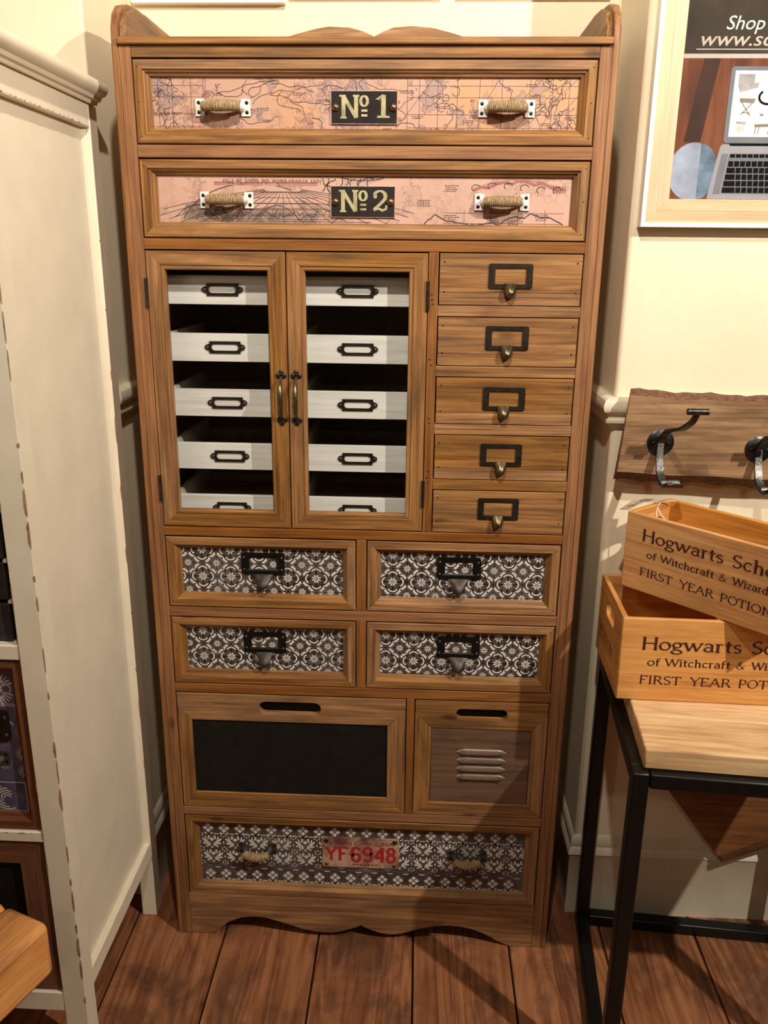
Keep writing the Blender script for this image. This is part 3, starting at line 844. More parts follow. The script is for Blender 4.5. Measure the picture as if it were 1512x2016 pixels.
for k, (z0, z1) in enumerate(SD):
    x0, x1 = .5970, .8638
    d = drawer_body(x0, x1, z0, z1)
    # front of two boards with a visible joint
    zj = z0+(z1-z0)*(.24 if k < 4 else .0)
    if k < 4:
        mb = MB(); mb.box(x0, x1, .0, .018, z0, zj-.0002, cab('x')); mb.build('board', d, bevel=.0008)
    mb = MB(); mb.box(x0, x1, .0, .018, zj+.0002, z1, cab('x'))
    for xx in (x0+.009, x1-.009):
        for zz in (z1-.016, z0+.024): mb.ell(xx, zz, .0015, .0018, M_black, -.0003, seg=8)
    mb.build('board', d, bevel=.0008)
    zc = (1.5670, 1.4510, 1.3320, 1.2200, 1.1060)[k]
    if cpo is None: cpo = _cp.build('card_pull', d, loc=(.7308, 0, 1.5660))
    else: dup(cpo, d, (.7300, 0, (0, 1.4510, 1.3335, 1.2205, 1.1075)[k]))

# --- four patterned drawers
P = .0612
def quatre(mb, bx, ox, oz, y):
    def arc_in(cx, cz, r_, a0, a1, wd, m, yy, n=10):
        line_in(mb, [(cx+r_*math.cos(R(a0+(a1-a0)*k/n)), cz+r_*math.sin(R(a0+(a1-a0)*k/n))) for k in range(n+1)], wd, m, yy, bx)
    def ell_in(cx, cz, a, b_, m, yy, rot=0):
        if bx[0]+.001 < cx < bx[1]-.001 and bx[2]+.001 < cz < bx[3]-.001: mb.ell(cx, cz, a, b_, m, yy, rot, 8)
    nx = int((bx[1]-bx[0])/P)+3; nz = int((bx[3]-bx[2])/P)+3
    for i in range(-1, nx):
        for j in range(-1, nz):
            cx, cz = ox+i*P, oz+j*P
            for q in range(4):
                th = 90*q; dx, dz = math.cos(R(th)), math.sin(R(th))
                lx, lz = cx+dx*.19*P, cz+dz*.19*P
                arc_in(lx, lz, .225*P, th-98, th+98, .030*P, M_tdark, y-.00002, 14)
                arc_in(lx, lz, .178*P, th-62, th+62, .048*P, M_twhite, y-.00004)
                for sgn in (-1, 1):
                    arc_in(lx, lz, .278*P, th+sgn*24, th+sgn*76, .055*P, M_twhite, y-.00004, 8)
                    # scalloped outer fringe
                    for w_ in (34, 46, 58, 70):
                        a = R(th+sgn*w_); ell_in(lx+.318*P*math.cos(a), lz+.318*P*math.sin(a), .022*P, .03*P, M_twhite, y-.00005, a)
                # leaf in lobe
                ell_in(cx+dx*.25*P, cz+dz*.25*P, .075*P, .045*P, M_tdark, y-.00003, R(th))
                mb_x, mb_z = cx+dx*.5*P, cz+dz*.5*P
                ell_in(mb_x, mb_z, .045*P if q % 2 else .020*P, .020*P if q % 2 else .045*P, M_twhite, y-.00006)
            ell_in(cx, cz, .026*P, .026*P, M_twhite, y-.00007)
            mb_r = .105*P
            for q in range(8):
                a = R(22.5+45*q)
                ell_in(cx+mb_r*math.cos(a), cz+mb_r*math.sin(a), .060*P, .029*P, M_twhite, y-.00006, a)
                cx2, cz2 = cx+P/2, cz+P/2
                ell_in(cx2+.085*P*math.cos(a), cz2+.085*P*math.sin(a), .050*P, .022*P, M_twhite, y-.00006, a)
            ell_in(cx+P/2, cz+P/2, .022*P, .022*P, M_twhite, y-.00007)
            for q in range(4):
                a = R(90*q)
                ell_in(cx+P/2+.20*P*math.cos(a), cz+P/2+.20*P*math.sin(a), .05*P, .018*P, M_tdark, y-.00006, a)
def tile_pull():
    mb = MB()
    # stepped frame
    o1 = rrect(-.0465, .0465, -.0245, .0245, .007, 4); i1 = rrect(-.0365, .0365, -.0155, .0155, .001, 4)
    i2 = rrect(-.0290, .0290, -.0125, .0125, .001, 4)
    mb.holed(o1, i1, -.0030, 0, M_blackmetal)
    n = len(i1)
    mb.add([(p[0], -.0030, p[1]) for p in i1]+[(p[0], -.0008, p[1]) for p in i2], [(i, (i+1) % n, n+(i+1) % n, n+i) for i in range(n)], M_blackmetal)
    for sx in (-1, 1):
        for sz in (-1, 1): mb.dome((sx*.0405, -.0028, sz*.0135), .0026, .0012, M_steel, 10)
    # flared cup pull below
    vs = []; fs = []; rows = 10; seg = 12
    for i in range(rows+1):
        t = i/rows
        w_ = .0130+.0110*max(0, 1-t/.38)**1.6 if t < .6 else .0130*math.sqrt(max(.03, 1-((t-.6)/.405)**2.6))
        z = -.0235-.030*t; yy = -.0035-.0205*math.sin(min(1.0, t*1.05)*math.pi/2)
        for k in range(seg+1):
            s_ = 2*k/seg-1
            vs.append((w_*s_, yy+.0055*s_*s_*(.4+t), z))
    for i in range(rows):
        for k in range(seg): fs.append((i*(seg+1)+k, i*(seg+1)+k+1, (i+1)*(seg+1)+k+1, (i+1)*(seg+1)+k))
    N = len(vs)
    vs += [(v[0], v[1]+.0016, v[2]) for v in vs]
    fs += [[N+k for k in reversed(f_)] for f_ in fs]
    rim = [k for k in range(seg+1)]; rim += [i*(seg+1)+seg for i in range(1, rows+1)]; rim += [rows*(seg+1)+k for k in range(seg-1, -1, -1)]; rim += [i*(seg+1) for i in range(rows-1, 0, -1)]
    fs += [(rim[i], rim[(i+1) % len(rim)], N+rim[(i+1) % len(rim)], N+rim[i]) for i in range(len(rim))]
    mb.add(vs, fs, M_pewter)
    return mb
M_pewter = plain('dark_pewter', (62, 56, 50), .46, .7, .22, 80)
_tp = tile_pull(); tpo = None
for (x0, x1, z0, z1, ox, oz, hx, hz) in ((.0362, .4376, .8734, 1.0306, .1075, .9375, .2385, .9700), (.4624, .8638, .8734, 1.0306, .5160, .9355, .6560, .9705),
                                        (.0362, .4376, .6894, .8464, .1000, .7480, .2370, .7860), (.4624, .8638, .6894, .8464, .5030, .7500, .6610, .7870)):
    d = drawer_body(x0, x1, z0, z1)
    mitre(d, x0, x1, z0, z1, PROF2, nails=3)
    a, c, e, g = x0+.0275, x1-.0275, z0+.0275, z1-.0275
    mb = MB(); mb.box(a, c, .0155, .0195, e, g, M_tbase)
    quatre(mb, (a, c, e, g), ox, oz, .0154)
    mb.build('patterned_panel', d, smooth=False)
    if tpo is None: tpo = _tp.build('cup_pull', d, loc=(hx, .0150, hz))
    else: dup(tpo, d, (hx, .0150, hz))

# --- chalkboard drawer and louvred drawer
def slot_front(x0, x1, z0, z1, px0, px1, pz0, pz1, sx0, sx1, sz0, sz1):
    d = drawer_body(x0, x1, z0, z1, y0=.05)
    yb = .018; gz = 0.0
    def pr(name, pts, m, hole=None):
        mb = MB()
        if hole: mb.holed(pts, hole, 0, yb, m)
        else: mb.prism(pts, 1, 0, yb, m)
        mb.build(name, d, bevel=.0009)
    k = .0003; zk = px0-x0  # mitre height at the sides
    zt = z1-(z1-pz1)*.30
    top = [(x0, z1), (x0, z1-.032), (px0, pz1+k), (px1, pz1+k), (x1, z1-.032), (x1, z1)]
    pr('frame_rail', top, cab('x'), rrect(sx0, sx1, sz0, sz1, (sz1-sz0)/2-.0005, 8))
    pr('frame_rail', [(x0, z0), (x1, z0), (px1, pz0-k), (px0, pz0-k)], cab('x'))
    pr('frame_stile', [(x0, z0+k), (px0-k, pz0), (px0-k, pz1), (x0, z1-.0325)], cab('z'))
    pr('frame_stile', [(x1, z0+k), (px1+k, pz0), (px1+k, pz1), (x1, z1-.0325)], cab('z'))
    return d
d = slot_front(.0362, .5496, .3672, .6628, .0675, .5090, .4070, .5955, .2210, .3600, .6155, .6465)
d['label'] = 'wide drawer with a black chalkboard front and slot handle'
mb = MB(); mb.box(.0677, .5088, .0040, .012, .4072, .5953, M_chalk); mb.build('chalkboard_panel', d)
d = slot_front(.5710, .8638, .3672, .6628, .6075, .8300, .4020, .5945, .6615, .7750, .6170, .6440)
d['label'] = 'drawer with a wood-brown metal panel pressed into four louvres'
def metalpan():
    s = NT('printed_metal_panel'); c = s.coord()
    g1 = s.noise(s.mapping(c, (4, 60, 90)), 1, 5, .6, .3)
    p = s.noise(s.mapping(c, (5, 9, 11)), 1, 4, .6, .5)
    col = s.ramp(g1, [(.3, (100, 78, 62)), (.6, (136, 108, 86))])
    col = s.mix(s.math('MULTIPLY', s.ramp(p, [(.5, (0, 0, 0)), (.7, (255, 255, 255))]), .6), col, lin((74, 62, 56)))
    s.link(col, s.b.inputs['Base Color']); s.b.inputs['Roughness'].default_value = .38; s.b.inputs['Metallic'].default_value = .35
    return s.m
M_mpan = metalpan()
M_louv = plain('louvre_highlight', (235, 230, 222), .32, .85, .04)  # near-white tube colour imitating the highlight along each louvre
mb = MB(); mb.box(.6078, .8297, .0020, .012, .4023, .5942, M_mpan); mb.build('louvre_panel', d, bevel=.0015)
for k in range(4):
    zc = .5430-.0215*k; xa, xb = .6660, .7760
    mb = MB(); vs = []; fs = []; n = 24; m_ = 8
    for i in range(n+1):
        t = i/n; x_ = xa+(xb-xa)*t; e_ = min(1, min(t, 1-t)*5.2); e_ = math.sin(e_*math.pi/2)
        for j in range(m_+1):
            u = j/m_; zz = zc-.013*(u if e_ > 0 else 0)*1.0-(1-e_)*.006*(1-u); out = .0068*e_*math.sin(min(1, u*1.0+.02)*math.pi*.5)**.6*(1 if u < .98 else .6)
            vs.append((x_, .0019-out, zz))
    for i in range(n):
        for j in range(m_): fs.append((i*(m_+1)+j, (i+1)*(m_+1)+j, (i+1)*(m_+1)+j+1, i*(m_+1)+j+1))
    mb.add(vs, fs, M_mpan)
    mb.tube([(xa+(xb-xa)*t/16, .0019-.0030*math.sin(min(1, min(t/16, 1-t/16)*5.2)*math.pi/2), zc-.0015-(1-math.sin(min(1, min(t/16, 1-t/16)*5.2)*math.pi/2))*.007) for t in range(17)], .0019, M_louv, 8)
    mb.add([(xa+.008, .0010, zc-.0132), (xb-.008, .0010, zc-.0132), (xb-.008, -.0045, zc-.0134), (xa+.008, -.0045, zc-.0134)], [(0, 1, 2, 3)], M_black)
    mb.build('louvre', d)

# --- bottom drawer with lotus print and number plate
x0, x1, z0, z1 = .0362, .8638, .1202, .3404
d = drawer_body(x0, x1, z0, z1)
d['label'] = 'wide bottom drawer with a lotus print front and old red number plate'
mitre(d, x0, x1, z0, z1, PROF2)
a, c, e, g = x0+.0275, x1-.0275, z0+.0275, z1-.0275
mb = MB(); mb.box(a, c, .0155, .0195, e, g, M_tbase); y = .0154; bx = (a, c, e, g)
def eli(cx, cz, ra, rb, m, yy, rot=0, n=8):
    if a+ra*.6 < cx < c-ra*.6 and e+.001 < cz < g-.001: mb.ell(cx, cz, ra, rb, m, yy, rot, n)
PB = .0378
for band, cz in ((0, g-.0165), (1, e+.0195)):
    for i in range(-1, 23):
        cx = a+.0215+i*PB
        if not (a < cx < c): continue
        line_in(mb, arc(cx, cz, .0172, .0185, 0, 360, 22), .0016, M_tdark, y-.00002, bx)
        for sg in (-1, 1):
            line_in(mb, arc(cx, cz-.001, .0145, .0165, 90-sg*135, 90-sg*195+180*0, 6), .0030, M_twhite, y-.00003, bx)
        for (dx, dz) in ((0, .0073), (-.0073, 0), (.0073, 0), (0, -.0073)):
            if e+.004 < cz+dz < g-.003: mb.poly([(cx+dx-.0056, cz+dz), (cx+dx, cz+dz-.0056), (cx+dx+.0056, cz+dz), (cx+dx, cz+dz+.0056)], M_twhite, y-.00004)
        zl = cz-.0165 if band == 0 else cz+.0175
        line_in(mb, [(cx+PB/2-.0065, zl), (cx+PB/2+.0065, zl)], .0022, M_twhite, y-.00003, bx)
        if band == 1: line_in(mb, [(cx+PB/2-.0065, e+.003), (cx+PB/2+.0065, e+.003)], .0022, M_twhite, y-.00003, bx)
PL = .0560
zm = [g-.0165-.0165-.022, g-.0165-.0165-.022-.0400]
for row, cz in enumerate(zm):
    for i in range(-1, 16):
        cx = a+.0290+i*PL+.002*row
        line_in(mb, arc(cx, cz-.003, .0245, .0225, 0, 360, 20), .0012, M_tdark, y-.00001, bx)
        mb_ok = a+.004 < cx < c-.004
        if mb_ok:
            mb.poly([(cx-.0062, cz+.0062), (cx, cz+.0005), (cx+.0062, cz+.0062), (cx, cz+.0112)], M_twhite, y-.00004)
            mb.poly([(cx-.0035, cz-.0165), (cx, cz-.0195), (cx+.0035, cz-.0165), (cx, cz-.0135)], M_twhite, y-.00004)
        for sg in (-1, 1):
            def tap(pts, w_):
                line_in(mb, pts, w_, M_twhite, y-.00005, bx)
            tap([(cx+sg*.0085, cz+.0165), (cx+sg*.0062, cz+.0130), (cx+sg*.0095, cz+.0070)], .0042)
            tap([(cx+sg*.0155, cz+.0140), (cx+sg*.0150, cz+.0070), (cx+sg*.0110, cz-.0005), (cx+sg*.0040, cz-.0065)], .0030)
            tap([(cx+sg*.0225, cz+.0085), (cx+sg*.0180, cz+.0030), (cx+sg*.0120, cz-.0040)], .0044)
            tap([(cx+sg*.0220, cz-.0050), (cx+sg*.0140, cz-.0060), (cx+sg*.0050, cz-.0085)], .0040)
            tap([(cx+sg*.0150, cz-.0150), (cx+sg*.0100, cz-.0118), (cx+sg*.0030, cz-.0098)], .0034)
        eli(cx+PL/2, cz-.002, .0016, .0036, M_twhite, y-.00006)
        for q in range(6):
            an = R(60*q+30); eli(cx+PL/2+.0065*math.cos(an), cz+.0190+.0055*math.sin(an), .0023, .0015, M_twhite, y-.00006, an, 6)
            if row == 1: eli(cx+PL/2+.0065*math.cos(an), cz-.0190+.0045*math.sin(an), .0020, .0013, M_twhite, y-.00006, an, 6)
mb.build('patterned_panel', d, smooth=False)
def plate_mat():
    s = NT('rusty_plate'); c = s.coord(False)
    n = s.noise(c, 16, 6, .65, .4); n2 = s.noise(c, 46, 5, .7)
    col = s.ramp(n, [(.34, (104, 70, 76)), (.44, (160, 120, 108)), (.54, (206, 170, 142)), (.72, (214, 184, 152))])
    col = s.mix(s.math('MULTIPLY', s.ramp(n2, [(.6, (0, 0, 0)), (.72, (255, 255, 255))]), .5), col, lin((110, 56, 36)))
    s.link(col, s.b.inputs['Base Color']); s.b.inputs['Roughness'].default_value = .35; s.b.inputs['Metallic'].default_value = .2; return s.m
M_plate = plate_mat(); M_platered = tilebase('plate_red_lettering', (172, 34, 42), (178, 44, 48), (128, 48, 48))
M_platebrown = plain('plate_brown_lettering', (126, 54, 48), .5)
mb = MB(); PX0, PX1, PZ0, PZ1 = .3580, .5410, .2010, .2850
mb.prism(rrect(PX0, PX1, PZ0, PZ1, .006, 4), 1, .0125, .0145, M_plate)
mb.ribbon(rrect(PX0+.003, PX1-.003, PZ0+.003, PZ1-.003, .004, 4), .0016, M_plate, .0118, closed=True)
lettering(mb, 'YF', PX0+.006, PX0+.062, PZ0+.0190, .038, M_platered, .0122, thick=.19, thin=.17, serif=0)
lettering(mb, '6948', PX0+.067, PX1-.006, PZ0+.0175, .041, M_platered, .0121, thick=.20, thin=.17, serif=0)
mb.box(PX0+.0625, PX0+.0680, .0121, .0122, PZ0+.036, PZ0+.0395, M_platered)
font_mesh(mb, 'ORTH CAROLINA', PX0+.019, PZ1-.0205, .0155, M_platebrown, .0120, width=.150)
font_mesh(mb, 'N', PX0+.0085, PZ1-.0205, .0155, M_platebrown, .0120)
for k in range(7): mb.ell(PX0+.075+.009*k, PZ0+.009, .0035, .0022, M_platebrown, .0120)
mb.build('number_plate', d, smooth=False)
for xx in (PX0+.010, PX1-.011):
    for zz in (PZ1-.009, PZ0+.009):
        mb = MB(); mb.dome((xx, .0122, zz), .0060 if zz > .24 else .0048, .0035, M_bronze if zz > .24 else M_brass, 14); mb.build('screw', d)
for cx_ in (.2025, .7010): rope_handle(d, cx_, .2455, .0155, M_greymetal, .092, drop=.006)

# ================================================================== WHITE DRESSER (left)
DX, DY0, DY1, DZ = -.069, -.374, .090, 1.905
DL = -1.10
DR = thing('painted_dresser', 'tall cream painted dresser with chipped edges, left of the pine cabinet', 'dresser')
def dp(name, x0, x1, y0, y1, z0, z1, bev=.002, m=None, parent=DR):
    mb = MB(); mb.box(x0, x1, y0, y1, z0, z1, m or M_cream_dk); return mb.build(name, parent, bevel=bev)
def chips(mb, p0, p1, n, seed, wmax=.006, lmax=.07, ax='corner', off=.0006):
    """irregular flakes along an edge or a face line"""
    rnd = random.Random(seed); p0 = Vector(p0); p1 = Vector(p1); L = (p1-p0).length; dr = (p1-p0)/L
    for ci in range(n):
        if rnd.random() < .28: continue
        s0 = (ci+rnd.uniform(0, .12))*L/n; l = min(L/n*.85, rnd.uniform(.01, lmax)*rnd.choice((.25, .6, 1, 1.6))); wd = rnd.uniform(.0010, wmax)
        k = 8; up = []; lo = []
        for i in range(k+1):
            t = i/k; q = p0+dr*min(L, s0+l*t); e_ = math.sin(math.pi*t)**.5
            up.append((q, wd*e_*rnd.uniform(.5, 1))); lo.append((q, wd*e_*rnd.uniform(.2, .6)))
        if ax == 'corner':   # front face (-y) and side face (+x) flakes
            mb.add([(q.x-w_, q.y-off, q.z) for q, w_ in up]+[(q.x+off, q.y-off, q.z) for q, w_ in up], [(i, i+1, k+2+i, k+1+i) for i in range(k)], M_chip)
            mb.add([(q.x+off, q.y-off, q.z) for q, w_ in lo]+[(q.x+off, q.y+w_, q.z) for q, w_ in lo], [(i, i+1, k+2+i, k+1+i) for i in range(k)], M_chip)
        elif ax == 'side':
            mb.add([(q.x+off, q.y-w_*.5, q.z) for q, w_ in up]+[(q.x+off, q.y+w_*.5, q.z) for q, w_ in lo], [(i, i+1, k+2+i, k+1+i) for i in range(k)], M_chip)
        elif ax == 'front':
            mb.add([(q.x-w_*.5, q.y-off, q.z) for q, w_ in up]+[(q.x+w_*.5, q.y-off, q.z) for q, w_ in lo], [(i, i+1, k+2+i, k+1+i) for i in range(k)], M_chip)
        elif ax == 'hfront':
            mb.add([(q.x, q.y-off, q.z-w_*.4) for q, w_ in up]+[(q.x, q.y-off, q.z+w_*.6) for q, w_ in lo], [(i, i+1, k+2+i, k+1+i) for i in range(k)], M_chip)
        elif ax == 'hside':
            mb.add([(q.x+off, q.y, q.z-w_*.5) for q, w_ in up]+[(q.x+off, q.y, q.z+w_*.5) for q, w_ in lo], [(i, i+1, k+2+i, k+1+i) for i in range(k)], M_chip)
# posts
mb = MB(); mb.box(DX-.043, DX, DY0, DY0+.045, 0, 1.868, M_cream_dk)
o = mb.build('corner_post', DR, bevel=.0005)
mb = MB()
chips(mb, (DX, DY0, .12), (DX, DY0, 1.80), 30, 3, .0050, .10)
chips(mb, (DX-.001, DY0+.0435, .12), (DX-.001, DY0+.0435, 1.55), 14, 5, .0030, .10, 'side')
chips(mb, (DX-.0420, DY0, .12), (DX-.0420, DY0, 1.35), 14, 8, .0045, .08, 'front')
mb.build('worn_edge', DR, smooth=False, fix=False, kind='stuff', label='bare wood showing where the paint has chipped')
dp('corner_post', DX-.037, DX, .050, .089, 0, 1.868)
mb = MB(); chips(mb, (DX, .050, .15), (DX, .050, 1.75), 12, 12, .0016, .05); chips(mb, (DX, .085, .15), (DX, .085, 1.75), 10, 14, .002, .06, 'side')
mb.build('worn_edge', DR, smooth=False, fix=False, kind='stuff', label='bare wood showing where the paint has chipped')
dp('corner_post', DL, DL+.043, DY0, DY0+.045, 0, 1.868)
dp('corner_post', DL, DL+.037, .050, .089, 0, 1.868)
# side rails and panel
dp('side_rail', DX-.026, DX-.001, DY0+.0455, .0495, .178, .219)
dp('side_rail', DX-.026, DX-.001, DY0+.0455, .0495, 1.826, 1.868)
dp('side_panel', DX-.026, DX-.015, DY0+.0455, .0495, .2195, 1.8255, 0)
# bead inside the rear edge of the panel
mb = MB(); mb.prism([(DX-.0148, .038), (DX-.0148, .0495), (DX-.0090, .0495)], 2, .220, 1.825, M_cream_dk); mb.build('bead', DR)
mb = MB(); chips(mb, (DX-.0005, DY0+.05, 1.8290), (DX-.0005, .04, 1.8290), 22, 21, .004, .05, 'hside'); chips(mb, (DX-.0005, DY0+.05, .217), (DX-.0005, .04, .217), 6, 22, .0015, .05, 'hside')
mb.build('worn_edge', DR, smooth=False, fix=False, kind='stuff', label='bare wood showing where the paint has chipped')
dp('side_panel', DL+.002, DL+.012, DY0+.0455, .0495, .108, 1.868, 0)
dp('back_board', DL+.037, DX-.055, .078, .088, .108, 1.868, 0)
# cornice
cp = [(-.012, 1.868), (.006, 1.868), (.008, 1.873), (.014, 1.875), (.017, 1.881), (.024, 1.884), (.029, 1.890), (.031, 1.897), (.029, 1.904), (-.012, 1.905)]
mb = MB(); vs = []; n = len(cp)
for (o_, z) in cp: vs.append((DL-o_, .078, z))
for (o_, z) in cp: vs.append((DL-o_, DY0-o_, z))
for (o_, z) in cp: vs.append((DX+o_, DY0-o_, z))
for (o_, z) in cp: vs.append((DX+o_, .078, z))
fs = []
for k in range(3):
    for i in range(n): fs.append((k*n+i, k*n+(i+1) % n, (k+1)*n+(i+1) % n, (k+1)*n+i))
fs.append(list(range(n))); fs.append([3*n+i for i in range(n-1, -1, -1)])
mb.add(vs, fs, M_cream_dk); mb.box(DL+.012, DX-.012, DY0+.012, .089, 1.872, 1.904, M_cream_dk)
mb.build('cornice', DR)
# front rails
for za, zb_ in ((1.80, 1.868), (.927, .955), (.554, .576), (.155, .201)):
    dp('front_rail', DL+.044, DX-.0435, DY0+.001, DY0+.030, za, zb_)
mb = MB(); chips(mb, (-.25, DY0, .575), (-.115, DY0, .575), 6, 31, .003, .03, 'hfront'); chips(mb, (-.25, DY0, .556), (-.115, DY0, .556), 7, 32, .004, .03, 'hfront')
mb.build('worn_edge', DR, smooth=False, fix=False, kind='stuff', label='bare wood showing where the paint has chipped')
mb = MB(); mb.box(DL+.012, DX-.056, DY0+.046, .078, .557, .573, M_cream_dk); mb.box(DL+.012, DX-.056, DY0+.046, .078, .930, .952, M_cream_dk); mb.box(DL+.012, DX-.056, DY0+.046, .078, .16, .19, M_cream_dk); mb.build('shelf', DR)
def dkw(ax): return wood('dresser_drawer_', ax, (78, 42, 22), (112, 64, 34), (132, 80, 46), patch=.3, patchcol=(50, 30, 20), vary=.1)
def gry(ax): return wood('dark_crate_', ax, (38, 34, 32), (54, 48, 46), (70, 64, 60), patch=.2, patchcol=(28, 25, 24), knots=0, vary=.1)
XRD = DX-.0455
# patterned drawer
d = empty('drawer', DR); d['label'] = 'dark wood drawer with purple and cream patterned front'
XA, XB, ZA, ZB = DL+.046, XRD, .578, .9255
mb = MB(); mb.box(XA+.004, XB-.004, DY0+.04, .05, ZA+.004, ZB-.004, M_dark_in); mb.build('drawer_box', d)
prof3 = [(d_*1.0, y_+DY0+.006) for d_, y_ in PROF2]
mitre(d, XA, XB, ZA, ZB, prof3, dkw)
mb = MB(); yy = DY0+.0215; mb.box(XA+.027, XB-.027, yy, yy+.004, ZA+.027, ZB-.027, M_pbase)
for row in range(4):
    for k in range(14):
        cx = XB-.062-.075*k; cz = ZB-.066-.075*row
        if row == 0:
            mb.ribbon(arc(cx, cz, .010, .010, 0, 360, 14), .0022, M_pwhite, yy-.0001)
            for q in range(4):
                an = R(45+90*q)
                mb.ribbon(arc(cx+.020*math.cos(an-.785), cz+.020*math.sin(an-.785), .009, .009, 0, 360, 12), .0018, M_pwhite, yy-.0001)
                for w_ in (-24, -12, 0, 12, 24):
                    a2 = an+R(w_); mb.ribbon([(cx+.018*math.cos(a2), cz+.018*math.sin(a2)), (cx+.034*math.cos(a2), cz+.034*math.sin(a2))], .003, M_pwhite, yy-.0002)
        elif row in (1,):
            mb.ribbon(arc(cx, cz, .026, .014, 10, 170, 10), .004, M_pwhite, yy-.0001); mb.ribbon(arc(cx, cz, .016, .020, 180, 330, 10), .003, M_pwhite, yy-.0001)
            mb.ell(cx, cz+.02, .02, .005, M_pwhite, yy-.0002)
        elif row == 2:
            for (ex, ez) in ((0, 0), (.0375, .018), (.0375, -.018)):
                mb.ell(cx+ex, cz+ez, .003, .003, M_pwhite, yy-.0001)
                for q in range(14):
                    an = R(q*360/14); mb.ribbon([(cx+ex+.006*math.cos(an), cz+ez+.006*math.sin(an)), (cx+ex+.0145*math.cos(an+.15), cz+ez+.0145*math.sin(an+.15))], .0015, M_pwhite, yy-.0001)
        else:
            mb.ribbon(rrect(cx-.033, cx+.033, cz-.028, cz+.033, .002, 2), .0018, M_pwhite, yy-.0001, closed=True)
            for q in range(5):
                mb.ribbon(arc(cx-.004, cz, .006+.0052*q, .005+.005*q, 10+25*q, 200+25*q, 10), .0024, M_pwhite, yy-.0002)
for q in (-.0335, -.0300): mb.ribbon([(XA+.027, ZB-.066+q), (XB-.027, ZB-.066+q)], .0015, M_pwhite, yy-.0001)
mb.build('patterned_panel', d, smooth=False)
cpx = XB-.027-.062
o = _tp.build('cup_pull', d, loc=(cpx-.012, yy, ZB-.140)); o.scale = (1.25, 1, 1.3)
rope_handle(d, cpx-.02, ZB-.205, yy, M_greymetal, .12, drop=.004)
# plain lower drawer with dark inset
d = empty('drawer', DR); d['label'] = 'lower dark drawer with a black inset panel'
mb = MB(); mb.box(XA+.004, XB-.004, DY0+.04, .05, .207, .548, M_dark_in); mb.build('drawer_box', d)
mitre(d, XA, XB, .203, .552, [(.0, DY0+.03), (.0, DY0+.008), (.002, DY0+.006), (.050, DY0+.006), (.054, DY0+.012), (.054, DY0+.03)], dkw)
mb = MB(); mb.box(XA+.05, XB-.05, DY0+.018, DY0+.024, .25, .50, M_chalk); mb.build('panel', d)
# dark crates in the open shelves
mb = MB(); mb.box(XRD-.004, XRD+.002, DY0+.02, .05, .958, 1.79, M_cream_dk); mb.build('shelf_side', DR)
crate_rows = ((.960, 1.020), (1.034, 1.088), (1.106, 1.176))
for k, (za, zb_) in enumerate(((.958, 1.026), (1.034, 1.100), (1.108, 1.182), (1.196, 1.262))):
    d = empty('drawer', DR)
    mb = MB(); mb.box(DL+.06, XRD-.012, DY0+.014, DY0+.03, za, zb_, gry('x')); mb.build('drawer_front', d, bevel=.0015)
    mb = MB(); mb.box(DL+.07, XRD-.018, DY0+.031, .04, za+.004, zb_-.006, gry('y')); mb.build('drawer_box', d)
    mb = MB(); mb.box(XRD-.0115, XRD-.0045, DY0+.012, .04, za-.006, za-.001, M_cream_dk); mb.build('runner', d)
dp('glazed_door', DL+.046, XRD, DY0+.004, DY0+.02, 1.30, 1.798, .002, plain('pale_panel', (206, 206, 190), .35))

# ================================================================== NEAR TABLE CORNER (bottom left)
NT_ = thing('rustic_table', 'orange-brown rustic plank table, its thick corner nearest the viewer at lower left', 'table', (0, -.609, 0), R(158-180))
def rus(ax): return wood('rustic_top_', ax, (160, 84, 20), (224, 140, 46), (244, 174, 76), patch=.8, patchcol=(92, 72, 60), rough=.45, knots=.8, fine=.45, vary=.05)
TW = .62
for k in range(5):
    a = -.45+.09*k
    mb = MB(); 
    # local frame: x towards the corner, y away from the viewer
    mb.box(a+.0006, a+.0894, -.60, 0, .502, .60, rus('y')); mb.build('top_board', NT_, bevel=.010)
for (lx, ly) in ((-.17, -.17), (-.17, -.52), (-.39, -.17), (-.39, -.52)):
    mb = MB(); mb.box(lx-.03, lx+.03, ly-.03, ly+.03, 0, .501, rus('z')); mb.build('leg', NT_, bevel=.004)
NT_.location = (0.006, -.609, 0)

# ================================================================== SIDE TABLE (right)
TA = R(-4.6)
TB = thing('side_table', 'square side table of black steel frame with thick wooden top, right of the cabinet', 'table', (.988, .108, 0), TA)
TWD, TDP, TH, BAR = .500, .482, .745, .030
def bar(name, *a):
    mb = MB(); mb.box(*a, M_blackmetal); return mb.build(name, TB, bevel=.004)
for lx in (0, TWD-BAR):
    for ly in (-TDP, -BAR):
        bar('leg', lx, lx+BAR, ly, ly+BAR, 0, TH)
for z_ in (0, TH-BAR):
    for ly in (-TDP, -BAR): bar('crossbar', BAR+.0003, TWD-BAR-.0003, ly, ly+BAR, z_, z_+BAR)
    for lx in (0, TWD-BAR): bar('crossbar', lx, lx+BAR, -TDP+BAR+.0003, -BAR-.0003, z_, z_+BAR)
def mango(ax): return wood('mango_wood_', ax, (170, 120, 72), (216, 172, 116), (236, 202, 150), patch=.28, patchcol=(120, 74, 44), rough=.38, knots=.7, fine=.55, vary=.12)
for k, (ya, yb_) in enumerate(((-.466, -.350), (-.3495, -.215), (-.2145, -.105), (-.1045, -.018))):
    mb = MB(); mb.box(.020, TWD-.020, ya, yb_, TH+.0003, .785, mango('x')); mb.build('top_board', TB, bevel=.0035)

